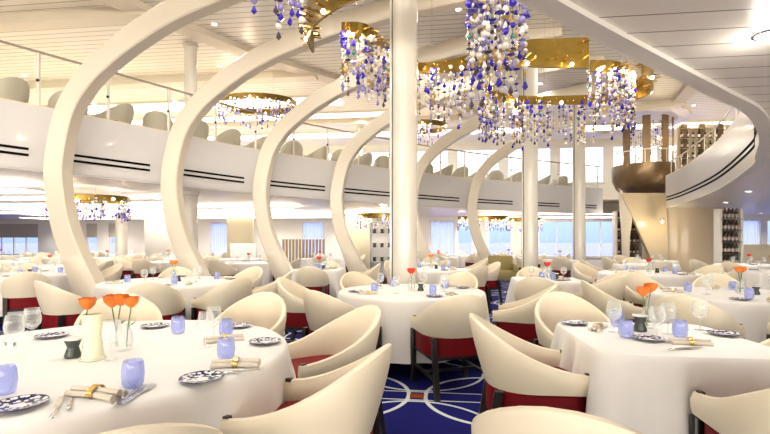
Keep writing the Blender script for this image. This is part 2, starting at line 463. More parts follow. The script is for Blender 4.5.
# rail over the left parapet
o = empty('glass_railing', (0,0,0)); tag(o, 'glass balcony railing with thin grey handrail above the long left parapet', 'railing')
LR = [p+Vector((-.05,.04)) for p in LEFTF]
b = MB(); b.tube([(p.x,p.y,4.48) for p in LR], .022, 'greywood', 8); b.build('handrail', o)
acc = 0; last = LR[0]; posts = []
for p in LR:
    acc += (p-last).length; last = p
    if acc > 1.05: posts.append(p); acc = 0
for p in posts:
    b = MB(); b.box((p.x-.02,p.y-.02,ZPAR+.02),(p.x+.02,p.y+.02,4.46),'column'); b.ball((p.x,p.y-.02,4.0),.028,'dark'); b.build('post', o)
for i in range(len(posts)-1):
    p, q = posts[i], posts[i+1]; b = MB(); b.wall([p+(q-p)*.05, q-(q-p)*.05], ZPAR+.08, 4.38, .012, 'railglass'); b.build('glass_panel', o)

# ------------------------------------------------------------------ arched ribs and columns
RC = spline([(0,.95),(.48,.60),(1.1,.31),(1.61,.12),(2.3,0),(2.83,.03),(3.46,.20),(3.9,.48),(4.25,.85),(4.6,1.35),(4.93,1.95),(5.18,2.6),(5.45,3.5),(5.7,4.6),(5.88,5.7),(6.02,6.9)], 5)
def rib(x, y, label, n):
    b = MB(); pts = []
    for i, p in enumerate(RC):
        a, c = RC[max(i-1,0)], RC[min(i+1,len(RC)-1)]
        d = Vector((c.y-a.y, c.x-a.x)).normalized()          # (du, dz)
        nrm = Vector((-d.y*TX, -d.y*TY, d.x))
        P = Vector((p.y*TX, p.y*TY, p.x))
        w = 1.0 + .55*max(0, (1.2-p.x)/1.2) + .15*max(0,(p.x-4)/2)
        pts.append((P, nrm, Vector((-TY, TX, 0)), w))
    h, t, c = .17, .13, .02
    sect = [(-h+c,-t),(h-c,-t),(h,-t+c),(h,t-c),(h-c,t),(-h+c,t),(-h,t-c),(-h,-t+c)]
    b.sweep(pts, sect, 'ivory')
    o = b.build('arched_rib', loc=(x, y, 0)); tag(o, label, 'arch', 'curved arches along the balcony', 'thing')
rl = ['cream curved arch rib nearest the viewer at the balcony start', 'cream curved arch rib in front of the slim upper column, second along the balcony',
      'third cream curved arch rib, its foot beside the blue carpet aisle', 'fourth cream curved arch rib just before the thick white column',
      'fifth cream curved arch rib, foot hidden behind the thick white column', 'last and thinnest cream curved arch rib, just before the blue sea windows']
for i, (x, y) in enumerate(RIBS): rib(x, y, rl[i], i)
def column(x, y, r, z1, label, z0=0.):
    o = empty('column', (x, y, z0)); tag(o, label, 'column', 'round white columns', 'thing')
    b = MB(); h = z1-z0
    b.lathe([(r,0),(r,h)], 'column', 32); b.build('shaft', o)
    b = MB(); b.lathe([(r+.03,0),(r+.03,.08),(r+.005,.10)], 'column', 32); b.build('base', o)
    b = MB(); b.lathe([(r+.005,h-.1),(r+.03,h-.08),(r+.03,h)], 'column', 32); b.build('cap', o)
    if r > .15:
        b = MB(); b.box((-r-.035,-.035,.1),(-r+.02,.02,h-.1),'column')
        b.box((-r-.006,-.045,.5),(-r+.004,-.03,h-.1),'stripe'); b.build('cable_strip', o)
column(.29, 6.6, .185, ZUP, 'thickest white column standing behind the round table at hall centre')
column(3.65, 11.3, .185, ZUP, 'white column with side strip beside the blue windows')
column(6.48, 15.0, .19, ZUP, 'slimmer-looking far white column nearest the stair')
column(-4.62, 10.7, .14, ZUP, 'slim column on the balcony rising to the bright ceiling', ZDECK)
column(-4.62, 10.7, .16, ZC_LOW, 'slim column under the balcony beside the second arch')
column(-.95, 17.6, .14, ZUP, 'small far column on the upper gallery', ZDECK)
column(-10.3, 17.6, .2, ZC_LOW, 'white column between the far blinds windows')

# ------------------------------------------------------------------ chairs
def make_chair():
    o = empty('tub_chair')
    W, D = .278, .255
    cols = []
    K = 15
    path = []
    for i in range(K):                                       # right arm front -> back -> left arm front
        pass
    def plan(t):                                             # t in [-1,1]
        a = t*(PI/2+.0)                                      # angle around back
        return a
    pts = []
    n1, n2 = 5, 15
    for i in range(n1): pts.append((W, D*(1-i/n1)*1.0 - .0*(i)))
    for i in range(n2+1):
        a = PI*i/n2; c, s_ = math.cos(a), math.sin(a)
        e = .88
        pts.append((W*math.copysign(abs(c)**e, c), -.27*abs(s_)**e))
    for i in range(1, n1+1): pts.append((-W, D*i/n1))
    def frame(i):
        p = Vector(pts[i]); a = Vector(pts[max(i-1,0)]); c = Vector(pts[min(i+1,len(pts)-1)])
        d = (c-a).normalized(); return p, Vector((d.y, -d.x))*-1
    sec_n = None; vs = []; 
    for i in range(len(pts)):
        p, n = frame(i)
        if n.dot(p - Vector((0,.05))) < 0: n = -n
        q = max(0, min(1, (p.y+.27)/.53))                    # 0 back, 1 front
        top = .61 + .268*(1-q)**1.85*(1-.20*(p.x/W)**2)
        bot = .495 + .01*q
        th = .045
        lean = .085*(1-q)**1.2
        def P(z, o_):
            k = max(0, (z-.48)/.40)
            w = p + n*(o_ + lean*k*1.0 + .02*k)
            # narrow the crest of the back a little so that it reads as a dome
            return (w.x*(1-.13*k*k*(1-q)), w.y, z)
        sec = [P(bot,-th), P(bot,0), P(bot+(top-bot)*.33,.006), P(bot+(top-bot)*.66,.006), P(top-.025,.0), P(top-.006,-.008), P(top,-th/2), P(top-.006,-th+.008), P(top-.03,-th), P(bot+(top-bot)*.6,-th-.006), P(bot+(top-bot)*.3,-th-.004)]
        sec_n = len(sec); vs += sec
    fs = []
    for i in range(len(pts)-1):
        for j in range(sec_n): fs.append((i*sec_n+j, (i+1)*sec_n+j, (i+1)*sec_n+(j+1) % sec_n, i*sec_n+(j+1) % sec_n))
    fs.append(tuple(range(sec_n))); fs.append(tuple(range((len(pts)-1)*sec_n, len(pts)*sec_n))[::-1])
    b = MB(); b.add(vs, fs, 'leather', True); b.build('backrest', o)
    # red seat : rounded cushion
    b = MB(); rings = []
    for z, k in ((.335,.97),(.34,.995),(.40,1.),(.490,1.),(.500,.985),(.520,.95),(.528,.80),(.530,.4)):
        r = []
        for j in range(24):
            a = 2*PI*j/24; c, s_ = math.cos(a), math.sin(a)
            e = .45 if s_ > 0 else .75
            kk = k if z < .495 else k*.93
            r.append((.277*kk*math.copysign(abs(c)**e, c), (.262 if s_ > 0 else .268)*kk*math.copysign(abs(s_)**e, s_), z))
        rings += r
    fs = [(k*24+j, k*24+(j+1) % 24, (k+1)*24+(j+1) % 24, (k+1)*24+j) for k in range(7) for j in range(24)]
    fs += [tuple(range(23,-1,-1)), tuple(range(168,192))]
    b.add(rings, fs, 'red', True); b.build('seat', o)
    for sx in (-1, 1):
        b = MB(); b.box((sx*.262-.024,.225,0),(sx*.262+.024,.270,.50),'dark',bev=.006); b.box((sx*.256-.012,.215,.600),(sx*.256+.012,.245,.617),'dark'); b.build('front_leg', o)
        b = MB(); b.add([(sx*.235-.022+dx*.044, -.235-k*.04+dy*.044-.022, z) for z, k in ((0,1.6),(.50,-.4)) for dx, dy in ((0,0),(1,0),(1,1),(0,1))],
              [(0,3,2,1),(4,5,6,7),(0,1,5,4),(1,2,6,5),(2,3,7,6),(3,0,4,7)], 'dark'); b.build('rear_leg', o)
        b = MB(); b.box((sx*.25-.012,-.25,.15),(sx*.25+.012,.26,.175),'dark'); b.build('stretcher', o)
    b = MB(); b.box((-.24,-.02,.15),(.24,.005,.175),'dark'); b.build('cross_bar', o)
    b = MB(); b.box((-.25,-.225,.300),(.25,.262,.337),'dark',bev=.01); b.build('seat_frame', o)
    return o
CH = Proto(make_chair)
M['leather2'] = mat('greige upholstery', (.50, .44, .36), .6, bump=.1, bscale=180)  # cream leather darkened: the balcony chairs' shade is put into the colour
def make_chair_shaded():
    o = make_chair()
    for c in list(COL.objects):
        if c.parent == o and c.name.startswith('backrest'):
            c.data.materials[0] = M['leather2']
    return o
CH_SHADE = Proto(make_chair_shaded)
CG = 'cream tub chairs with red seats'
placed = []
def chair(x, y, tx, ty, label, group=CG, z=0.):
    a = math.atan2(ty-y, tx-x)-PI/2
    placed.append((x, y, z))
    return (CH_SHADE if z > 1 else CH).place((x, y, z+(.012 if z > 1 else 0)), a, label, 'chair', group)

# ------------------------------------------------------------------ tables and cloths
def make_table():
    o = empty('pedestal_table')
    b = MB(); b.lathe([(.44,.700),(.45,.705),(.45,.730),(.44,.735)], 'dark', 32); b.build('tabletop', o)
    b = MB(); b.lathe([(.045,.04),(.045,.70)], 'dark', 16); b.build('pedestal', o)
    b = MB(); b.lathe([(.28,0),(.28,.015),(.05,.05)], 'dark', 24); b.build('base', o)
    return o
TB = Proto(make_table)
def cloth_mesh(R, square, seed, hem=.16, det=1.):
    rnd = random.Random(seed); N = int(96*det); b = MB()
    def rad(a):
        if not square: return R
        c, s_ = abs(math.cos(a)), abs(math.sin(a)); e = 9
        return R/((c**e+s_**e)**(1/e))
    folds = [(rnd.randint(5,8), rnd.uniform(0,6.28), .5), (rnd.randint(11,15), rnd.uniform(0,6.28), .35), (rnd.randint(19,25), rnd.uniform(0,6.28), .18)]
    if square: folds = [(4, PI, 1.6), (12, PI, 1.5), (28, rnd.uniform(0,6), .45)]
    prof = [(0,.0,0),(.3,0,0),(.6,0,0),(.85,0,0),(.95,-.001,0),(.985,-.004,0),(1.,-.014,0),(1.008,-.035,.05),(1.010,-.08,.12),(1.012,-.16,.3),(1.015,-.27,.55),(1.02,-.40,.8),(1.025,-.59,1.)]
    vs = [(0,0,.752)]; fs = []
    for k, (q, dz, w) in enumerate(prof[1:]):
        for j in range(N):
            a = 2*PI*j/N; r = rad(a)*min(q,1.) + (q-1 if q > 1 else 0)*rad(a)
            f = sum(A*math.cos(n*a+ph) for n, ph, A in folds)
            r += w*((.072 if not square else .034)*f+.05)
            z = .752+dz*(1. if not square else (1.+.0*w))*((.752-hem)/.59 if dz < -.1 else 1)
            if square and w > 0: z = max(.04, z - w*.06*max(0, math.cos(4*a+PI)))
            vs.append((r*math.cos(a), r*math.sin(a), z))
    for j in range(N): fs.append((0, 1+j, 1+(j+1) % N))
    for k in range(len(prof)-2):
        for j in range(N): fs.append((1+k*N+j, 1+(k+1)*N+j, 1+(k+1)*N+(j+1) % N, 1+k*N+(j+1) % N))
    b.add(vs, fs, 'cloth', True)
    return b
cloth_cache = {}
def table(x, y, R, square, label, cat_label, rz=0., seed=0):
    TB.place((x, y, 0), rz, label, 'table', 'pedestal tables under cloths')
    key = (round(R,2), square, seed % 3 if R < 1 else 9)
    if key not in cloth_cache:
        cloth_cache[key] = cloth_mesh(R, square, seed, det=1.6 if R > .7 and y < 6 or square and y < 4 else 1.)
        o = cloth_cache[key].build('tablecloth', loc=(x,y,0), rz=rz, fix=True); cloth_cache[key] = o
    else:
        o = cloth_cache[key].copy(); COL.objects.link(o); o.location = (x,y,0); o.rotation_euler = (0,0,rz)
    for k in ('label','category','group'):
        if k in o.keys(): del o[k]
    tag(o, cat_label, 'tablecloth', 'white tablecloths')
ZT = .754

# ------------------------------------------------------------------ tableware prototypes
def mk_plate():
    b = MB(); b.lathe([(.0001,.006),(.045,.006),(.054,.009),(.084,.015),(.085,.013),(.060,.003),(.042,0),(.0001,0)], 'china', 32)
    return b.build('side_plate')
def mk_napkin():
    o = empty('rolled_napkin')
    b = MB()
    for k, (yy, zz, r) in enumerate(((-.018,.014,.016),(.018,.014,.016),(0,.030,.015))):
        pts = [(-.13+.26*i/8, yy*(1+.9*abs(i-4)/4), zz-.004*abs(i-4)/4) for i in range(9)]
        b.tube(pts, [r*(1.0-.15*(1-abs(i-4)/4)) for i in range(9)], 'napkin', 8)
    b.build('cloth_roll', o)
    b = MB(); T = Matrix.Translation((0,0,.021)) @ Matrix.Rotation(PI/2, 4, 'Y') @ Matrix.Diagonal((.85,1.15,1,1))
    b.lathe([(.030,-.014),(.036,-.014),(.036,.014),(.030,.014),(.030,-.014)], 'goldpale', 20, T, caps=False); b.build('napkin_ring', o)
    return o
def mk_tumbler():
    b = MB(); b.lathe([(.0001,0),(.030,0),(.037,.012),(.041,.045),(.038,.085),(.034,.098),(.031,.097),(.035,.083),(.037,.045),(.033,.016),(.0001,.012)], 'blueglass', 20)
    return b.build('tumbler')
def mk_wine():
    o = empty('wine_glass')
    b = MB(); b.lathe([(.0001,.072),(.022,.078),(.040,.100),(.044,.125),(.038,.165),(.034,.185),(.032,.185),(.036,.165),(.042,.125),(.038,.102),(.0001,.080)], 'glass', 20); b.build('bowl', o)
    b = MB(); b.lathe([(.034,0),(.034,.003),(.006,.008),(.004,.03),(.004,.065),(.008,.074)], 'glass', 16); b.build('stem', o)
    return o
def mk_fork():
    b = MB(); b.box((-.009,-.09,.002),(.009,-.02,.006),'steel'); b.box((-.005,-.03,.003),(.005,.06,.007),'steel')
    b.box((-.012,.055,.004),(.012,.070,.008),'steel')
    for k in (-1,0,1): b.box((k*.009-.002,.07,.004),(k*.009+.002,.11,.008),'steel')
    return b.build('fork')
def mk_knife():
    b = MB(); b.box((-.007,-.11,.002),(.007,0,.008),'steel',bev=.002); b.box((-.010,0,.003),(.008,.11,.005),'steel')
    return b.build('knife')
def mk_pot():
    o = empty('glazed_pot')
    b = MB(); b.lathe([(.0001,0),(.034,0),(.036,.01),(.028,.035),(.024,.05),(.036,.078),(.037,.082),(.0001,.078)], 'pot', 20); b.build('body', o)
    b = MB(); b.lathe([(.037,.083),(.038,.090),(.030,.092),(.0001,.092)], 'white', 20); b.build('lid', o)
    return o
def mk_vase():
    b = MB(); b.lathe([(.0001,0),(.032,0),(.042,.02),(.046,.05),(.038,.085),(.026,.12),(.030,.14),(.027,.14),(.023,.12),(.035,.085),(.042,.05),(.036,.02),(.0001,.012)], 'glass', 20)
    return b.build('bud_vase')
def mk_frost():
    o = empty('frosted_hurricane_vase')
    b = MB(); b.lathe([(.0001,0),(.050,0),(.046,.02),(.040,.06),(.044,.21),(.041,.21),(.037,.06),(.0001,.02)], 'candle', 20); b.build('body', o)
    b = MB(); b.lathe([(.058,0),(.058,.006),(.05,.01)], 'glass', 20); b.build('foot', o)
    return o
def mk_shaker():
    o = empty('condiment_shaker')
    b = MB(); b.lathe([(.0001,0),(.018,0),(.018,.05),(.0001,.05)], 'glass', 12); b.build('body', o)
    b = MB(); b.lathe([(.019,.05),(.017,.065),(.0001,.068)], 'steel', 12); b.build('lid', o)
    return o
def mk_flower(m='orange', h=.26, bend=.02, small=False):
    def f():
        o = empty('rose' if not small else 'flower')
        b = MB(); b.tube([(0,0,0),(bend*.3,0,h*.4),(bend,0,h*.88)], .0035, 'stem', 6)
        b.add([(bend*.3,0,h*.45),(bend*.3+.03,.01,h*.5),(bend*.3+.055,0,h*.58),(bend*.3+.03,-.012,h*.52)], [(0,1,2,3)], 'stem'); b.build('stem', o)
        b = MB()
        for layer, (nn, r0, hh, op) in enumerate(((3,.014,.066,.3),(4,.026,.072,.4),(5,.038,.070,.6))):
            for k in range(nn):
                a0 = 2*PI*k/nn+layer*.6; vs = []; fs = []
                for i in range(5):
                    t = i/4
                    for j in range(5):
                        s_ = j/4-.5
                        r = r0*(.30+.85*math.sin(PI*.5*min(1,t*1.5)))*(1+.12*op*t**5) ; a = a0+s_*2*PI/nn*1.35*math.sin(PI*(.25+.6*(1-t*.6)))
                        z = h*.88-.004+hh*t*(1-.22*(2*s_)**2*t)
                        vs.append((bend+r*math.cos(a), r*math.sin(a), z))
                for i in range(4):
                    for j in range(4): fs.append((i*5+j,i*5+j+1,(i+1)*5+j+1,(i+1)*5+j))
                b.add(vs, fs, m, True)
        b.build('blossom', o, fix=False)
        return o
    return f
PL, NP, TU, WG, FK, KN, PT, BV, FV, SK = [Proto(f) for f in (mk_plate, mk_napkin, mk_tumbler, mk_wine, mk_fork, mk_knife, mk_pot, mk_vase, mk_frost, mk_shaker)]
FLO = Proto(mk_flower('orange', .29, .03)); FLO2 = Proto(mk_flower('orange', .26, -.03)); FLR = Proto(mk_flower('redpetal', .24, .02))
def put(pr, x, y, rz, label, cat, group=None, z=ZT, scale=None): return pr.place((x, y, z), rz, label, cat, group, scale)

#@@TABLES
# ---- hero round table (lower left)
tables = []
t1 = (-1.45, 2.27)
table(*t1, .93, False, 'round pedestal table hidden under the nearest round white cloth', 'large round white tablecloth with tall orange roses and folded napkins', seed=1)
tables.append((*t1,.93))
def around(c, ang, dist): return (c[0]+math.cos(ang)*dist, c[1]+math.sin(ang)*dist)
for (x, y), l in (((-.33,1.95),'cream tub chair at the big round table, tall back to the aisle, nearest the viewer'),
                  ((-.38,2.86),'cream tub chair at the big round table, beside the aisle'),
                  ((-1.10,3.50),'pale cream tub chair facing the viewer from beyond the big round table'),
                  ((-2.02,3.42),'pale cream tub chair right behind the orange roses'),
                  ((-.80,1.31),'cream tub chair whose top just shows below the big round table')):
    chair(x, y, *t1, l)
for xx, yy, l in ((18,407,'at the photo edge corner of the big table'),(202,380,'beside the blue tumbler nearest the tall chair'),(265,343,'near the open-armed aisle chair'),
                  (155,327,'before the pale chair behind the roses'),(238,327,'before the chair facing the viewer'),(52,337,'beside the wine glass far from the aisle')):
    x, y = px(xx, yy, ZT); put(PL, x, y, random.uniform(0,6), 'blue and white patterned side plate '+l, 'plate', 'side plates on the big round table')
for xx, yy, rz, l in ((96,396,-.25,'in front of the roses, gold ring showing'),(236,366,.1,'pointing to the tall aisle chair'),(255,341,.5,'by the open-armed aisle chair')):
    x, y = px(xx, yy, ZT)
    if l.startswith('by'): x -= .17
    put(NP, x, y, rz, 'rolled grey napkin in a gold ring '+l, 'napkin', 'rolled napkins on the big round table', scale=.78)
for xx, yy, l in ((133,386,'beside the two forks in front of the roses'),(4,393,'cut by the photo edge'),(226,359,'behind the napkin by the tall chair'),(178,333,'far side behind the roses'),(226,336,'before the chair facing the viewer')):
    x, y = px(xx, yy, ZT); put(TU, x, y, 0, 'pale blue glass tumbler '+l, 'glass', 'blue tumblers on the big round table')
for xx, yy, l in ((32,342,'standing alone at the outer end of the big table'),(112,360,'touching the frosted vase'),(214,340,'among blue tumblers on the far rim'),(206,347,'nearest the middle of the big table'),(14,352,'beside the two shakers')):
    x, y = px(xx, yy, ZT); put(WG, x, y, 0, 'clear wine glass '+l, 'glass', 'wine glasses on the big round table')
for xx, yy, rz, l in ((128,396,0.05,'first of two forks below the front blue tumbler'),(136,396,-.05,'second of two forks below the front blue tumbler')):
    x, y = px(xx, yy, ZT); put(FK, x, y, rz, l, 'fork', 'forks on the big round table')
for xx, yy, rz, l in ((57,408,.5,'knife beside the plate at the photo edge'),(70,400,.6,'second knife beside the plate at the photo edge'),(238,372,-1.2,'knife below the napkin by the tall chair')):
    x, y = px(xx, yy, ZT); put(KN, x, y, rz, l, 'knife', 'knives on the big round table')
x, y = px(73, 357, ZT); put(PT, x, y, 0, 'small dark waisted pot with white lid beside the frosted vase', 'pot')
for xx, l in ((3,'first small glass shaker by the photo edge'),(12,'second small glass shaker by the photo edge')):
    x, y = px(xx, 356, ZT); put(SK, x, y, 0, l, 'shaker', 'shakers on the big round table')
x, y = px(93, 359, ZT); put(FV, x, y, 0, 'tall cream frosted vase in the middle of the big round table', 'vase')
xv, yv = px(124, 350, ZT); put(BV, xv, yv, 0, 'clear bud vase holding three orange roses on the big round table', 'vase')
put(FLO, x-.05, y, 0, 'single orange rose leaning out of the frosted vase', 'flower', z=ZT+.03, scale=.80)
for dx, l, k, z in ((-.057,'tallest orange rose of the three in the bud vase',.90,0),(-.085,'middle orange rose of the three in the bud vase',.83,0),(.035,'orange rose on the chair side of the bud vase trio',.80,0)):
    put((FLO2 if dx == -.057 else FLO), xv+dx*.5, yv+random.uniform(-.01,.01), 0 , l, 'flower', z=ZT+.015, scale=k)
# ---- square table (right)
t2 = (1.585, 2.62)
table(*t2, .475, True, 'square pedestal table hidden under the nearest square cloth', 'square white tablecloth with soft corner folds beside the blue aisle', rz=YAW, seed=0)
tables.append((*t2,.6))
chair(.86, 2.62, 1.6, 2.52, 'cream tub chair seen side-on at the nearest square table, beside the aisle')
chair(.60, 1.46, 1.15, 2.6, 'cream tub chair with only its rounded back top showing before the square table')
chair(1.67, 1.80, 1.78, 2.66, 'cream tub chair with red seat at the near front edge of the square table')
chair(1.50, 3.50, 1.56, 2.6, 'pale cream tub chair facing the viewer across the square table')
chair(2.52, 2.66, 1.7, 2.62, 'cream tub chair at the stair side of the square table')
for xx, yy, l in ((648,340,'nearest the cloth corner'),(724,335,'at the stair side'),(574,324,'before the chair facing the viewer')):
    x, y = px(xx, yy, ZT); put(PL, x, y, 1, 'dark rimmed side plate on the square table '+l, 'plate', 'side plates on the square table')
for xx, yy, rz, l in ((690,344,-.2,'beside the corner plate'),(598,329,.9,'near the chair facing the viewer')):
    x, y = px(xx, yy, ZT); put(NP, x, y, rz, 'rolled napkin with gold ring on the square table '+l, 'napkin', 'rolled napkins on the square table', scale=.75)
for xx, yy, l in ((626,337,'before the dark pot'),(680,337,'behind the napkin'),(617,326,'on the aisle side')):
    x, y = px(xx, yy, ZT); put(TU, x, y, 0, 'blue tumbler on the square table '+l, 'glass', 'blue tumblers on the square table')
for xx, yy, l in ((668,334,'beside the roses'),(614,332,'on the aisle side'),(657,338,'in front of the roses'),(700,330,'at the stair side')):
    x, y = px(xx, yy, ZT); put(WG, x, y, 0, 'clear wine glass on the square table '+l, 'glass', 'wine glasses on the square table')
x, y = px(640, 331, ZT); put(PT, x, y, 0, 'small dark pot beside the roses on the square table', 'pot', scale=1.1)
x, y = px(648, 328, ZT); put(BV, x, y, 0, 'clear bud vase with two orange roses on the square table', 'vase')
put(FLO2, x-.005, y, 0, 'orange rose leaning to the aisle on the square table', 'flower', z=ZT+.01, scale=.86)
put(FLO, x-.01, y, 0, 'orange rose standing upright on the square table', 'flower', z=ZT+.015, scale=.84)
x, y = px(686, 349, ZT); put(KN, x, y, -1.3, 'knife lying before the napkin on the square table', 'knife')
# ---- other surveyed tables
def settings(cx, cy, R, who, n=4, wine=4, flowers='orange', near=True, off=0.):
    for k in range(n):
        a = off+2*PI*k/n
        x, y = cx+math.cos(a)*(R-.17), cy+math.sin(a)*(R-.17)
        put(PL, x, y, a, 'patterned side plate on '+who, 'plate', 'side plates on '+who)
        if near:
            x, y = cx+math.cos(a+.38)*(R-.20), cy+math.sin(a+.38)*(R-.20)
            put(NP, x, y, a, 'rolled grey napkin on '+who, 'napkin', 'rolled napkins on '+who, scale=.75)
            x, y = cx+math.cos(a+.15)*(R-.36), cy+math.sin(a+.15)*(R-.36)
            put(TU, x, y, a, 'blue tumbler on '+who, 'glass', 'blue tumblers on '+who)
    for k in range(wine):
        a = off+.8+2*PI*k/max(1,wine)
        put(WG, cx+math.cos(a)*R*.48, cy+math.sin(a)*R*.48, 0, 'clear wine glass on '+who, 'glass', 'wine glasses on '+who)
    if flowers:
        pr = {'orange': FLO, 'red': FLR}[flowers]
        put(BV, cx, cy, 0, 'small bud vase on '+who, 'vase')
        for k in range(2): put(pr, cx+.02*(k*2-1)*.3, cy, PI*k, flowers+' flower in the vase on '+who, 'flower', 'flowers on '+who, z=ZT+.012, scale=.85)
    if near: put(PT, cx+.10, cy-.08, 0, 'small dark pot on '+who, 'pot')
SUR = []
def surveyed(cx, cy, R, sq, who, chairs, fl='orange', rz=0., seed=0, n=4, off=.3):
    table(cx, cy, R, sq, 'pedestal table hidden below cloth, '+who, 'white tablecloth of '+who, rz, seed)
    tables.append((cx, cy, R)); settings(cx, cy, R, who, n=n, flowers=fl, off=off)
    for x, y, l in chairs:
        chair(x, y, cx, cy, 'cream tub chair '+l+', '+who)
surveyed(.30, 5.12, .82, False, 'round table before the thick column',
  [(.58,4.03,'with red seat and back to viewer'),(-.42,4.24,'angled to the aisle'),(-.92,5.35,'on the arch side'),(1.42,4.70,'on the stair side'),(.95,6.15,'far side by the column'),(-.30,6.20,'far side by the arches')], 'red', seed=1)
surveyed(-2.98, 6.35, .93, False, 'round table before the second arch',
  [(-3.62,5.22,'near side, outer corner'),(-2.62,5.13,'square back to viewer'),(-1.98,5.55,'near aisle corner'),(-1.72,6.55,'on the aisle side'),(-3.5,7.55,'far side by first arch'),(-2.4,7.55,'far side by third arch')], 'orange', seed=2)
surveyed(2.40, 6.65, .47, True, 'square table behind the aisle',
  [(1.98,5.80,'with rounded back to viewer'),(2.75,5.86,'near stair corner'),(2.5,7.5,'far side'),(3.25,6.7,'stair side')], 'red', rz=YAW, seed=1)
surveyed(-6.15, 7.75, .82, False, 'table outside the first arch',
  [(-5.35,6.72,'near the arch foot'),(-6.35,6.6,'near side'),(-6.9,8.7,'far side'),(-5.5,8.75,'far arch side')], None, seed=0)
surveyed(3.75, 4.75, .82, False, 'round table behind the square one',
  [(2.62,3.80,'with back to viewer'),(2.55,4.95,'aisle side seen side-on'),(3.52,5.98,'far aisle side'),(4.35,5.85,'far stair side'),(3.55,3.60,'near the frame edge')], 'orange', seed=1, off=.9)
surveyed(4.75, 8.1, .82, False, 'round table past the stair-side tables',
  [(3.95,7.15,'near aisle side'),(5.1,7.0,'near stair side'),(4.2,9.15,'far side'),(5.9,8.4,'stair side')], 'red', seed=2)
surveyed(.95, 9.3, .82, False, 'round table beyond the thick column',
  [(.35,8.25,'near side'),(1.55,8.3,'near stair side'),(.3,10.3,'far side'),(2.1,9.6,'stair side')], 'orange', seed=0)
surveyed(-1.35, 9.2, .47, True, 'square table beside the third arch',
  [(-1.35,8.35,'near side'),(-.45,9.2,'stair side'),(-1.3,10.05,'far side')], 'red', rz=YAW, seed=2)
# ---- rows of further tables on a grid
ORD = ['first','second','third','fourth','fifth','sixth','seventh','eighth','ninth','tenth','eleventh','twelfth','thirteenth','fourteenth','fifteenth','sixteenth','seventeenth','eighteenth','nineteenth','twentieth']
ROWS = [(9.6,'front'),(11.9,'second'),(14.3,'middle'),(16.7,'fourth'),(19.2,'window')]
COLS = [(.29,6.6),(3.65,11.3),(6.48,15.0),(-4.62,10.7),(-10.3,17.6)]+[(x+.1,y) for x,y in RIBS]+[(x+.8,y-.1) for x,y in RIBS]
OBST = [((p_-CX)*d_/FPX, d_) for p_, d_ in ((163,19.5),(240,18.5),(358,19.0),(243,16.5),(772,15.5),(383,17.8),(303,17.0),(270,18.5))]+[(3.45,13.3)]
def blocked(x, y, r):
    if any(math.hypot(x-a, y-b_) < r+.35 for a, b_ in COLS): return True
    if x > 8.1 and 11.6 < y and x < 14: return True
    if any(math.hypot(x-a, y-b_) < r+.75 for a, b_ in OBST): return True
    if any(math.hypot(x-a, y-b_) < r+c+.55 for a, b_, c in tables): return True
    return False
def chair_blocked(x, y):
    if any(math.hypot(x-a, y-b_) < .72 for a, b_ in COLS): return True
    if any(math.hypot(x-a, y-b_) < .62 for a, b_, z in placed if z == 0): return True
    if x > 8.0 and 11.8 < y and x < 13.8: return True
    if any(math.hypot(x-a, y-b_) < .85 for a, b_ in OBST): return True
    if inv(x, y)[1] > VW-.6: return True
    return False
auto = []
for ri, (v, rn) in enumerate(ROWS):
    k = 0; u = 16.5 - (ri % 2)*1.2
    while u > -19:
        x, y = S(u, v + .25*math.sin(u*1.7+ri)); u -= 2.55
        if abs(x/y) > .90 or blocked(x, y, .7): continue
        tables.append((x, y, .7)); auto.append((x, y, ri, rn, k)); k += 1
for x, y, ri, rn, k in auto:
    R = .70; sq = (k+ri) % 3 == 0
    who = '%s table from stair, %s row' % (ORD[k], rn)
    table(x, y, .47 if sq else .72, sq, 'covered pedestal table, '+who, 'white tablecloth, '+who, YAW, seed=k)
    rr = .55 if sq else .72
    for s_, nm in ((-PI/2,'near'),(PI/2,'window'),(PI,'arch'),(0,'stair')):
        a = s_+YAW+.25*math.sin(k*3+ri); d = rr+.42
        cx_, cy_ = x+math.cos(a)*d, y+math.sin(a)*d
        if chair_blocked(cx_, cy_): continue
        chair(cx_, cy_, x, y, 'cream tub chair, %s side of %s' % (nm, who), 'cream tub chairs of the '+rn+' row')
    settings(x, y, .47 if sq else .72, who, n=2 if ri > 1 else 3, wine=3, flowers=('orange','red',None)[(k+ri) % 3], near=False, off=k*.7)
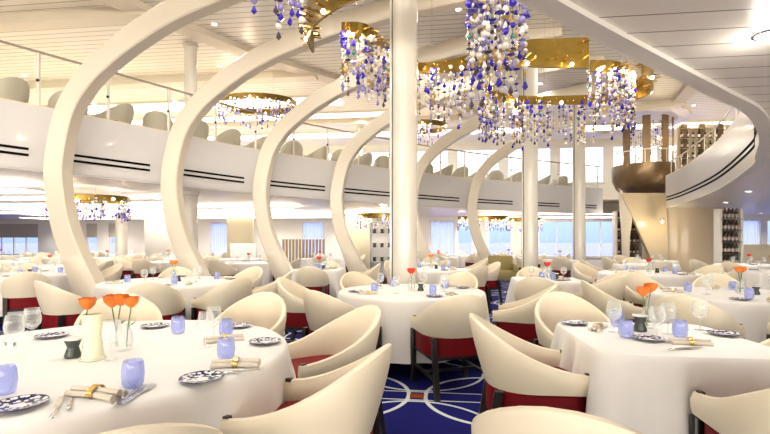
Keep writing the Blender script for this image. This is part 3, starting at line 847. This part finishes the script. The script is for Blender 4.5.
# ---- balcony seating
bn = 0
import bisect
al = [0]
for i in range(1, len(LEFTF)): al.append(al[-1]+(LEFTF[i]-LEFTF[i-1]).length)
s_ = 1.6; k = 0
while s_ < al[-1]-1.0:
    i = min(len(LEFTF)-2, bisect.bisect(al, s_)); p = LEFTF[i]; d = (LEFTF[i+1]-LEFTF[i]).normalized(); n = Vector((-d.y, d.x))
    tp = p+n*1.50
    who = '%s table along the long balcony' % ORD[k]
    for off_, dd, nm in ((-.39,.46,'near parapet corner'),(.39,.46,'far parapet corner'),(.05,2.42,'outer side')):
        c = p+d*off_+n*dd
        c += Vector((random.uniform(-.06,.06), random.uniform(-.03,.06))); ja = random.uniform(-.5,.5)
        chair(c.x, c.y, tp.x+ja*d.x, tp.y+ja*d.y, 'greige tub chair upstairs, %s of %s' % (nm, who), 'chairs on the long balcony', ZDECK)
    TB.place((tp.x, tp.y, ZDECK+.012), 0, 'pedestal table upstairs, '+who, 'table', 'balcony tables')
    o = cloth_cache[(.47,True,1)].copy() if (.47,True,1) in cloth_cache else list(cloth_cache.values())[0].copy()
    COL.objects.link(o); o.location = (tp.x, tp.y, ZDECK+.012); o.rotation_euler = (0,0,math.atan2(d.y,d.x))
    for kk in ('label','category','group'):
        if kk in o.keys(): del o[kk]
    tag(o, 'white tablecloth upstairs, '+who, 'tablecloth', 'balcony tablecloths')
    for q in range(3):
        put(WG, tp.x+.2*math.cos(q*2.1), tp.y+.2*math.sin(q*2.1), 0, 'wine glass upstairs, '+who, 'glass', 'wine glasses on '+who, z=ZDECK+ZT+.012)
    s_ += 1.66; k += 1
for j, (x, y, tx_, ty_) in enumerate(((9.7,12.2,10.4,12.3),(8.9,10.4,9.7,10.5),(10.2,13.7,10.9,13.5))):
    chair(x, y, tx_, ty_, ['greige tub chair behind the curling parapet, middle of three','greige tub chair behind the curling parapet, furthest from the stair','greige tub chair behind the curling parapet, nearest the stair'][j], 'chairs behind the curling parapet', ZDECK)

# ------------------------------------------------------------------ chandeliers
ZB, ZTp = 4.2, 4.65
def strand_mesh(L, rnd, big=1.):
    b = MB(); b.tube([(0,0,0),(0,0,-L)], .0035, 'b_smoke', 4)
    z = -.04
    while z > -L+.04:
        m = rnd.choices(['b_clear','b_blue','b_lilac','b_smoke','b_amber','b_teal'], [56,11,12,7,12,2])[0]
        r = rnd.choice([.014,.018,.022,.028])*big
        if m == 'b_blue' and rnd.random() < .5: r = .034*big
        if rnd.random() < .25:
            b.lathe([(.0001,r*1.6),(r*.7,r*.2),(r*.8,-r*.4),(.0001,-r*1.2)], m, 6, Matrix.Translation((0,0,z)))
        elif rnd.random() < .3: b.lathe([(r*.5,-.012),(r*1.3,0),(r*.5,.012)], m, 8, Matrix.Translation((0,0,z)))
        else: b.ball((0,0,z), r, m, 8)
        z -= r*2+rnd.choice([.005,.01,.03,.06])
    r = .024*big; m = rnd.choice(['b_lilac','b_blue','b_smoke','b_clear'])
    b.lathe([(.0001,r*1.8),(r*.8,0),(r*.95,-r*.6),(.0001,-r*1.7)], m, 8, Matrix.Translation((0,0,-L)))
    return b
rn = random.Random(5)
STR = []
for i in range(16):
    o = strand_mesh(rn.uniform(.5,.95), rn, 1.22).build('bead_strand'); STR.append(o.data); bpy.data.objects.remove(o)
STRL = []
for i in range(10):
    o = strand_mesh(rn.uniform(.9,1.35), rn, 1.35).build('bead_strand'); STRL.append(o.data); bpy.data.objects.remove(o)
STRS = []
for i in range(6):
    o = strand_mesh(rn.uniform(.25,.45), rn, 1.4).build('bead_strand'); STRS.append(o.data); bpy.data.objects.remove(o)
def band(b, P, z0, z1, th=.04):
    b.wall([(p.x,p.y) for p in P], z0, z1, th, 'gold', side=1)
def chandelier(label, P, spans, z0=ZB, z1=ZTp, zc=ZUP, wires=4, bulbs=6, stubs=True, pool=STR, hts=None, power=60):
    c = sum((Vector(p) for p in P), Vector((0,0)))/len(P)
    root = empty('chandelier', (c.x, c.y, z1)); tag(root, label, 'chandelier', 'gold ribbon chandeliers')
    Q = [p-c for p in spline(P, 8)]
    hh = hts or [z1-z0]*len(P)
    H = [hh[min(i//8, len(hh)-1)]*(1-(i % 8)/8)+hh[min(i//8+1, len(hh)-1)]*(i % 8)/8 for i in range(len(Q))]
    b = MB(); b.wall(Q, z0-z1, 0, .035, 'gold')
    for i in range(len(Q)):
        for k in (1, 2): b.v[4*i+k].z = z0-z1+H[i]
    b.build('gold_band', root)
    n = len(Q)
    for k in range(wires):
        p = Q[int((k+.5)*n/wires)]; b = MB(); b.tube([(p.x,p.y,-.02),(p.x,p.y,zc-z1)], .006, 'steel', 5); b.build('suspension_wire', root)
    if stubs:
        b = MB(); rs = random.Random(3)
        for k in range(int(n*2.6)):
            i = rs.randrange(1, n-1); p = Q[i]; d = (Q[i+1]-Q[i-1]).normalized(); nn = Vector((-d.y,d.x))
            z = z0-z1+H[i]*rs.uniform(.15,.85); sd = rs.choice([-1,1])
            st = p + nn*(.035 if sd > 0 else 0); e = st+nn*sd*.09+d*.03
            b.tube([(st.x,st.y,z),(e.x+nn.x*sd*.03,e.y+nn.y*sd*.03,z+rs.uniform(-.03,.03))], .012, 'goldpale', 5)
        o = b.build('gold_rods', root); o['kind'] = 'stuff'
    for k in range(bulbs):
        p = Q[int((k+.5)*n/bulbs)]; b = MB(); b.ball((p.x, p.y-.06, z0-z1+.03), .032, 'bulb'); b.build('bulb', root)
        if power and k % 2 == 0:
            L = bpy.data.lights.new('chandelier bulb light', 'POINT'); L.energy = power; L.color = (1,.80,.55); L.shadow_soft_size = .08
            lo = bpy.data.objects.new('chandelier_bulb_light', L); COL.objects.link(lo); lo.parent = root; lo.location = (p.x, p.y-.18, z0-z1-.05)
    rs = random.Random(hash(label) % 1000 if False else len(label))
    tot = 0
    for (a0, a1, cnt, wid, pl) in spans:
        for k in range(cnt):
            t = a0+(a1-a0)*rs.random(); i = int(t*(n-2)); fr = t*(n-2)-i
            p = Q[i].lerp(Q[i+1], fr); d = (Q[i+1]-Q[i]).normalized(); nn = Vector((-d.y,d.x))
            p = p + nn*rs.uniform(-wid, wid)
            o = bpy.data.objects.new('bead_strand', rs.choice(pl)); COL.objects.link(o); o.parent = root
            o.location = (p.x, p.y, z0-z1+rs.uniform(-.02,.10)); o.rotation_euler = (0,0,rs.uniform(0,6)); tot += 1
    # plate that carries the strands
    return root
chandelier('gold ribbon chandelier reaching out of the picture top with a blue bead curtain',
  [(-1.12,6.9),(-1.13,6.5),(-1.0,6.1),(-.62,5.6),(-.1,5.25),(.6,5.0),(1.2,4.95),(1.6,4.8)], [(.80,.98,34,.20,STRL)], bulbs=4, wires=4, power=18)
chandelier('dangling blue and clear bead cluster at the top edge above the second arch',
  [(-1.45,4.75),(-1.25,4.9),(-1.0,4.9),(-.85,4.8)], [(0.,1.,20,.07,STRL)], z0=4.93, z1=5.18, bulbs=2, wires=2, power=10)
chandelier('long wavy gold chandelier passing behind the thick column with white and violet beads',
  [(-.62,6.4),(-.25,6.45),(.16,7.17),(.56,7.68),(1.1,7.68),(1.9,7.4),(2.42,7.45),(3.4,7.5)], [(0.,.70,98,.16,STR)], hts=[.23,.22,.17,.17,.22,.30,.46,.52], bulbs=9, wires=5, power=18)
chandelier('gold ring chandelier looping beside the stair with dense bead curtain',
  [(3.5,7.65),(4.0,7.72),(4.35,8.1),(4.38,8.6)], [(0.,1.,66,.14,STR)], hts=[.2]*4, bulbs=4, wires=3, power=18)
chandelier('wide gold ring chandelier open at the front, its edge under the plank ceiling',
  [(4.45,7.75),(4.95,8.3),(5.19,8.85),(5.0,9.35),(4.3,9.5),(3.36,9.5),(2.63,9.42),(2.1,9.05),(1.95,8.75)], [(.48,1.,92,.14,STR)], hts=[.45,.5,.5,.3,.2,.17,.17,.17,.17], bulbs=6, wires=4, power=18)
def ring_pts(cx, cy, rx, ry, n=14): return [(cx+rx*math.cos(2*PI*k/n), cy+ry*math.sin(2*PI*k/n)) for k in range(n+1)]
for lab, cx_, cy_, rx, ry, z0, z1, zc, cnt in (
   ('small oval gold chandelier over the balcony chairs between second and third arch', -3.65,13.0,1.1,.8,5.20,5.36,ZUP,92),
   ('small oval gold chandelier over the upper gallery behind the thick column', 1.25,15.8,.95,.7,5.25,5.42,ZUP,45),
   ('low oval gold chandelier under the balcony between first and second arch', -6.75,10.3,.85,.6,2.22,2.34,ZC_LOW,75),
   ('low oval chandelier under the balcony behind the fourth arch', -.05,16.5,.95,.6,2.20,2.34,ZC_LOW,45),
   ('low oval chandelier under the balcony behind the last arch', 3.9,17.9,1.0,.5,2.18,2.32,ZC_LOW,45),
   ('low oval chandelier under the balcony between the two far columns', 5.9,18.9,.7,.5,2.18,2.32,ZC_LOW,30)):
    chandelier(lab, ring_pts(cx_, cy_, rx, ry), [(0,1,cnt,.03,STRS)], z0=z0, z1=z1, zc=zc, bulbs=6, wires=3, stubs=False, power=20)

#@@STAIR
# ------------------------------------------------------------------ stair drum, wine racks, screens
o = empty('stair_drum', (9.75, 17.0, 0)); tag(o, 'bronze rounded stair drum hanging at the end of the balcony', 'staircase')
b = MB(); b.lathe([(.30,2.95),(.62,3.05),(.92,3.3),(1.05,3.6),(1.08,4.0),(1.08,4.15),(1.02,4.15),(1.0,3.6),(.3,3.2)], 'bronze', 40); b.build('drum_shell', o)
for k, a in enumerate((3.6, 4.3, 5.0, 5.7)):
    b = MB(); T = Matrix.Translation((math.cos(a)*.95, math.sin(a)*.95, 0)) @ Matrix.Rotation(a, 4, 'Z')
    b.box((-.03,-.13,3.9),(.03,.13,5.85),'bronze',T); b.build('mirror_panel', o)
b = MB(); b.tube([(math.cos(a)*1.06, math.sin(a)*1.06, 4.62) for a in [3.2+.15*i for i in range(20)]], .025, 'column', 6); b.build('handrail', o)
for i in range(9):
    a = 3.2+.35*i; b = MB(); b.tube([(math.cos(a)*1.06, math.sin(a)*1.06, 4.1),(math.cos(a)*1.06, math.sin(a)*1.06, 4.62)], .016, 'column', 6); b.build('baluster', o)
for a, zz in ((4.0,4.5),(4.7,5.0),(5.4,4.7)):  # bulbs and their lights added to warm the bronze drum
    b = MB(); b.ball((math.cos(a)*.98, math.sin(a)*.98, zz), .035, 'bulb'); b.build('bulb', o)
    L = bpy.data.lights.new('drum bulb light', 'POINT'); L.energy = 14; L.color = (1,.8,.5); L.shadow_soft_size = .05
    lo = bpy.data.objects.new('drum_bulb_light', L); COL.objects.link(lo); lo.parent = o; lo.location = (math.cos(a)*1.1, math.sin(a)*1.1, zz)
for i in range(26):
    a = 3.3+.1*i; ob = bpy.data.objects.new('bead_strand', STRL[i % 10]); COL.objects.link(ob); ob.parent = o; ob.location = (math.cos(a)*.8, math.sin(a)*.8, 5.7)
o = empty('upper_bar_screen', (10.9, 15.6, ZDECK)); tag(o, 'bronze and glass display screen with bottles above the curling parapet', 'screen')
for k in range(5):
    b = MB(); b.box((-.6+k*.62,.0,0),(-.42+k*.62,.08,2.3),'bronze'); b.build('upright', o)
b = MB(); b.box((-.7,.1,0),(2.3,.14,2.3),'beige'); b.build('back_panel', o)
for z in (.75,1.1,1.45,1.8,2.15):
    b = MB(); b.box((-.65,-.02,z-.02),(2.2,.12,z),'steel'); b.build('shelf', o)
def mk_bottle():
    o_ = empty('wine_bottle')
    b = MB(); b.lathe([(.0001,0),(.037,0),(.038,.01),(.038,.18),(.028,.215),(.014,.235),(.014,.29),(.0001,.29)], 'bottle', 12); bd = b.build('body', o_)
    b = MB(); b.lathe([(.0385,.05),(.0385,.13)], 'bottlelabel', 12, caps=False); b.build('bottle_label', bd)
    return o_
BO = Proto(mk_bottle)
for zi, z in enumerate((.75,1.1,1.45,1.8)):
    for k in range(14):
        BO.place((10.9-.6+.2*k, 15.62, ZDECK+z), 0, 'dark bottle on the upstairs bronze screen, %s shelf' % ['lowest','second','third','top'][zi], 'bottle', 'bottles on the %s shelf of the upstairs screen' % ['lowest','second','third','top'][zi])
# handrail rising diagonally above the right parapet
o = empty('glass_railing', (0,0,0)); tag(o, 'slanted handrail and slim posts above the curling parapet', 'railing')
RR = [p+Vector((.1,-.06)) for p in RF if p.y > 8.0]
b = MB(); b.tube([(p.x,p.y,4.05) for p in RR], .02, 'column', 8); b.build('handrail', o)
for p in RR[::5]:
    b = MB(); b.tube([(p.x,p.y,ZPAR),(p.x,p.y,4.05)], .014, 'column', 6); b.build('post', o)
# curved beige wall below the stair
P = [(11.15+1.75*math.cos(a), 17.3+1.6*math.sin(a)) for a in [PI*1.02+.09*i for i in range(24)]]
b = MB(); b.wall(P, 0, ZC_LOW, .12, 'beige', side=1); o = b.build('wall_stair'); o['kind'] = 'structure'
# flaring side panel of the lower stair
o = empty('lower_stair_side', (9.1,15.6,0)); tag(o, 'beige flaring stair side panel between dark wine rack openings', 'staircase')
def slabpoly(b, pts, y0, y1, m):
    n = len(pts); vs = [(x,y0,z) for x,z in pts]+[(x,y1,z) for x,z in pts]
    b.add(vs, [tuple(range(n)), tuple(range(2*n-1,n-1,-1))]+[(i,(i+1)%n,n+(i+1)%n,n+i) for i in range(n)], m)
b = MB(); slabpoly(b, [(-.95,3.0),(-.55,2.25),(.05,.9),(.35,0),(.75,0),(.65,3.0)], 0, .12, 'beige'); b.build('stringer_panel', o)
b = MB(); slabpoly(b, [(-.95,3.0),(-.85,1.6),(-.80,.0),(-.62,.0),(-.60,1.4),(-.5,2.3),(-.3,3.0)], .02,.12, 'ivory'); b.build('outer_panel', o)
def rack(x, y, w, h, shelves, label, z0=0., rz=0.):
    o = empty('wine_rack', (x, y, z0), rz); tag(o, label, 'wine rack')
    for sx in (-1, 1):
        b = MB(); b.box((sx*w/2-.03,-.12,0),(sx*w/2+.03,.12,h),'column'); b.build('side_post', o)
    b = MB(); b.box((-w/2,.11,0),(w/2,.14,h),'bronze'); b.build('back_panel', o)
    zs = [h*(k+.15)/shelves for k in range(shelves)]
    for z in zs:
        b = MB(); b.box((-w/2,-.12,z-.02),(w/2,.12,z),'steel'); b.build('shelf', o)
    return zs
zs = rack(9.38, 12.3, .56, 2.2, 7, 'tall open wine rack tower with bottles beside the beige wall')
for i, z in enumerate(zs):
    for k in range(5): BO.place((9.17+.105*k, 12.28, z), 0, 'dark wine bottle in the tall rack tower, shelf %s from floor' % ORD[i], 'bottle', 'bottles in the rack tower, %s shelf' % ORD[i])
zs = rack(8.7, 16.1, .95, 2.4, 6, 'shadowy wine rack behind the flaring stair side')
for i, z in enumerate(zs):
    for k in range(6): BO.place((8.36+.135*k, 16.08, z), 0, 'dark wine bottle behind the stair side, shelf %s from floor' % ORD[i], 'bottle', 'bottles behind the stair side, %s shelf' % ORD[i])
# wall spotlight
o = empty('wall_spotlight', (9.27, 15.05, 1.99)); tag(o, 'small bright spotlight glowing on the beige stair wall', 'lamp')
b = MB(); b.lathe([(.03,0),(.05,.04),(.045,.10),(.0001,.11)], 'steel', 12); b.build('lamp_housing', o)
b = MB(); b.ball((0,0,-.01), .035, 'bulb'); b.build('bulb', o)
L = bpy.data.lights.new('wall spot light', 'POINT'); L.energy = 25; L.color = (1,.82,.5); L.shadow_soft_size = .05
lo = bpy.data.objects.new('wall_spot_light', L); COL.objects.link(lo); lo.location = (0,-.12,-.05); lo.parent = o
# slatted screen and panels under the far gallery
xs, ys = (303-CX)*17/FPX, 17.0
o = empty('slatted_screen', (xs, ys, 0), YAW); tag(o, 'low screen of amber and grey vertical slats behind far tables', 'screen')
b = MB(); b.box((-.85,-.03,0),(.85,.03,.35),'white'); b.build('plinth', o)
for k in range(13):
    b = MB(); b.box((-.80+.13*k,-.04,.35),(-.73+.13*k,.04,1.40),'wood' if k % 2 else 'greywood'); b.build('slat', o)
b = MB(); b.box((-.85,-.04,1.40),(.85,.04,1.44),'white'); b.build('top_rail', o)
def panel(nm, x0, x1, d, z0, z1, m, lab, cat='partition'):
    x = ((x0+x1)/2-CX)*d/FPX; w = (x1-x0)*d/FPX
    o = empty(nm, (x, d, 0), YAW); tag(o, lab, cat)
    b = MB(); b.box((-w/2,-.06,z0),(w/2,.06,z1),m,bev=.01); b.build('panel', o)
    b = MB(); b.box((-w/2-.02,-.09,0),(w/2+.02,.09,.10),'white'); b.build('plinth', o)
panel('partition_panel', 144, 182, 19.5, .1, 2.48, 'wall', 'plain cream partition between first windows and second arch')
panel('partition_panel', 227, 254, 18.5, .1, 2.46, 'panel', 'pale yellow partition panel left of the third arch')
panel('partition_panel', 345, 372, 19.0, .1, 2.30, 'panel', 'yellow glowing partition panel beside the display shelf')
panel('service_cabinet', 230, 257, 16.5, .1, 1.25, 'white', 'white service cabinet before the yellow partition', 'cabinet')
panel('service_cabinet', 745, 800, 15.5, .1, 1.22, 'panel', 'cream service counter below the white window past the rack tower', 'cabinet')
o = empty('display_shelf', ((382-CX)*17.8/FPX, 17.8, 0), YAW); tag(o, 'white display shelf with small vases behind far tables', 'shelf')
b = MB(); b.box((-.5,.15,0),(.5,.2,2.1),'white'); b.build('back_panel', o)
for sx in (-.5,.46):
    b = MB(); b.box((sx,-.15,0),(sx+.04,.15,2.1),'white'); b.build('side_panel', o)
for z in (.5,1.05,1.6,2.06):
    b = MB(); b.box((-.46,-.15,z),(.46,.15,z+.04),'white'); b.build('shelf_board', o)
for z in (.54,1.09,1.64):
    for k in range(3): put(PT, o.location.x-.3+.3*k, o.location.y-.02, 0, 'small dark pot on the far white display shelf', 'pot', 'pots on the display shelf', z=z, scale=2.)
o = empty('armchair', (3.45, 13.3, 0), YAW+PI); tag(o, 'olive upholstered square armchair beside the blue window column', 'armchair')
b = MB(); b.box((-.36,-.3,.18),(.36,.3,.46),'olive',bev=.03); b.build('seat', o)
b = MB(); b.box((-.36,-.36,.18),(.36,-.24,.90),'olive',bev=.03); b.build('backrest', o)
for sx in (-1,1):
    b = MB(); b.box((sx*.38-.05,-.36,.1),(sx*.38+.05,.3,.66),'olive',bev=.02); b.build('arm', o)
    for yy in (-.3,.25):
        b = MB(); b.box((sx*.36-.02,yy-.02,0),(sx*.36+.02,yy+.02,.12),'dark'); b.build('leg', o)

#@@LIGHTS
# ------------------------------------------------------------------ lights
def in_hole(x, y):
    c = False; n = len(HOLE); j = n-1
    for i in range(n):
        a, b_ = HOLE[i], HOLE[j]
        if (a[1] > y) != (b_[1] > y) and x < (b_[0]-a[0])*(y-a[1])/(b_[1]-a[1])+a[0]: c = not c
        j = i
    return c
def mk_down():
    o_ = empty('downlight')
    b = MB(); b.lathe([(.075,-.012),(.095,-.012),(.10,0),(.075,0),(.075,-.012)], 'steel', 20, caps=False); b.build('trim_ring', o_)
    b = MB(); b.lathe([(.0001,-.006),(.074,-.006)], 'lampface', 20, caps=False); b.build('lamp_face', o_)
    return o_
DL = Proto(mk_down)
def downlight(x, y, z, P, label, group, ang=140):
    DL.place((x, y, z), 0, label, 'ceiling light', group, .7)
    L = bpy.data.lights.new('downlight beam', 'SPOT'); L.energy = P; L.color = (1,.95,.86); L.spot_size = math.radians(ang); L.spot_blend = .9; L.shadow_soft_size = .12
    lo = bpy.data.objects.new('downlight_beam', L); COL.objects.link(lo); lo.location = (x, y, z-.03)
POW_SOFF, POW_UP, POW_GAL = 60, 150, 300
for (u, v) in [(a, c) for a in range(-20, 20, 3) for c in (-3, 0, 2.6, 5.6, 8.6, 11.6, 14.6, 17.6, 20.4)]:
    x, y = S(u+.3, v)
    if in_hole(x, y) or (abs(x) > .95*y+5) or (1 < x < 3.4 and 1.2 < y < 4): continue
    if any(in_hole(x+dx, y+dy) for dx, dy in ((.45,0),(-.45,0),(0,.45),(0,-.45))): continue
    downlight(x, y, ZC_LOW, POW_SOFF*.35 if y < 1.2 else (POW_SOFF if y < 7 else (POW_SOFF*2.2 if y < 14 else POW_SOFF*4)), 'small round recessed downlight in the low plank ceiling', 'downlights in the low plank ceiling')
for xx, yy in ((9.4, 14.4), (10.3, 13.6)):  # two extra lamps added to brighten the beige wall
    downlight(xx, yy, ZC_LOW, 110, 'small downlight washing the beige stair wall', 'downlights washing the beige stair wall')
downlight(2.2, 2.6, ZC_LOW, 60, 'glowing recessed downlight in the plank ceiling at the frame edge', 'downlights in the low plank ceiling')
for (u, v) in [(a*2.6+.4, c*2.3) for a in range(-4, 5) for c in range(0, 8)]:
    x, y = S(u, v)
    if not in_hole(x, y): continue
    if any(math.hypot(x-a, y-b_) < .5 for a, b_ in COLS): continue
    downlight(x, y, ZUP, POW_UP, 'small round downlight in the high ceiling above the opening', 'downlights in the high ceiling', 150)
for (u, v) in [(a*2.9, c*2.6+1) for a in range(-7, 6) for c in range(1, 8)]:
    x, y = S(u, v)
    if in_hole(x, y) or abs(x) > .95*y+3: continue
    if any(in_hole(x+dx, y+dy) for dx, dy in ((.6,0),(-.6,0),(0,.6),(0,-.6))): continue
    downlight(x, y, ZUP, POW_GAL, 'small round downlight above the upper gallery', 'downlights over the gallery', 150)
def cove(u0, u1, v, w, z, label, strength=None):
    x, y = S((u0+u1)/2, v); o = empty('ceiling_light', (x, y, z), YAW); tag(o, label, 'ceiling light', 'long ceiling light troughs')
    h = (u1-u0)/2
    dz = .13 if z < 3 else 0
    b = MB(); b.box((-h,-w/2,-.03-dz),(h,w/2,-.012-dz),'cove'); b.build('diffuser', o)
    if dz:
        for k in range(int(2*h/2)+1):
            b = MB(); b.tube([(-h+.3+k*2,0,-dz-.02),(-h+.3+k*2,0,0)], .012, 'steel', 6); b.build('hanger', o)
        return
    b = MB()
    for s1 in (-1,1): b.box((-h-.03,s1*(w/2+.02)-.02,-.07),(h+.03,s1*(w/2+.02)+.02,0),'ceilwhite')
    b.build('trough_frame', o)
cove(-17,-8.2, 8.3, .75, ZC_LOW, 'broad light trough under the balcony outside the first arch')
cove(-16,-6.6, 11.3, .5, ZC_LOW, 'slim light trough under the balcony behind the first arch')
cove(-17,-4.6, 14.3, 1.1, ZC_LOW, 'light trough under the balcony behind the second and third arches')
cove(-18,-1.5, 18.2, 1.5, ZC_LOW, 'long light trough under the gallery in the window bay')
cove(1.8,8.2, 20.0, 1.0, ZC_LOW, 'light trough over the far window tables between the columns')
cove(9.5,18, 11.0, .9, ZC_LOW, 'light trough above the wine rack tower')
cove(-19,-3.2, 14.5, .9, ZUP, 'broad upper light trough behind the third arch')
cove(-19,-1.2, 16.2, .6, ZUP, 'upper light trough over the far gallery')
cove(-19,14, 19.2, .9, ZUP, 'longest upper light trough along the far windows')
# world : bright hazy daylight
BACK_FILL = 15.0
w = bpy.data.worlds.new('World'); scn.world = w; w.use_nodes = True
nt = w.node_tree; bg = nt.nodes['Background']; nb = NB(nt)
tc = nt.nodes.new('ShaderNodeTexCoord'); sp = nt.nodes.new('ShaderNodeSeparateXYZ'); nt.links.new(tc.outputs['Generated'], sp.inputs[0])
cr = nt.nodes.new('ShaderNodeValToRGB'); nt.links.new(sp.outputs[2], cr.inputs[0])
cr.color_ramp.elements[0].position = 0.; cr.color_ramp.elements[0].color = (.42,.55,1.,1)
cr.color_ramp.elements[1].position = .16; cr.color_ramp.elements[1].color = (1.5,1.5,1.5,1)
e = cr.color_ramp.elements.new(.05); e.color = (.50,.68,1.,1)
back = nb.m('MULTIPLY', nb.m('MAXIMUM', nb.m('MULTIPLY', sp.outputs[1], -1.), 0.), BACK_FILL)
# sky boosted behind the viewer as fill light through the added windows
wm = nt.nodes.new('ShaderNodeMix'); wm.data_type = 'RGBA'; wm.inputs['B'].default_value = (1.,.90,.76,1)
nt.links.new(cr.outputs[0], wm.inputs['A']); nt.links.new(nb.m('MINIMUM', nb.m('MULTIPLY', back, .4), 1.), wm.inputs['Factor'])
nt.links.new(wm.outputs['Result'], bg.inputs['Color']); nt.links.new(nb.m('ADD', back, 1.5), bg.inputs['Strength'])

# ------------------------------------------------------------------ camera and view
L = bpy.data.lights.new('downlight lens glow', 'POINT'); L.energy = 4.5; L.color = (1,.93,.8); L.shadow_soft_size = .06
lo = bpy.data.objects.new('downlight_lens_glow', L); COL.objects.link(lo); lo.location = (2.2,2.6,ZC_LOW-.13)
cam = bpy.data.cameras.new('camera'); co = bpy.data.objects.new('camera', cam); COL.objects.link(co)
co.location = (0,0,CAMH); co.rotation_euler = (PI/2,0,0)
cam.sensor_width = 36; cam.lens = 36*FPX/770; cam.shift_y = (HOR-217)/770; cam.clip_start = .02; cam.clip_end = 20000
scn.camera = co
vs = scn.view_settings; vs.view_transform = 'Standard'; vs.look = 'None'; vs.gamma = 1; vs.exposure = -0.04
scn.cycles.max_bounces = 8; scn.cycles.diffuse_bounces = 5; scn.cycles.glossy_bounces = 3; scn.cycles.transparent_max_bounces = 16
scn.cycles.sample_clamp_indirect = 8; scn.cycles.use_denoising = True
scn.cycles.caustics_reflective = False; scn.cycles.caustics_refractive = False
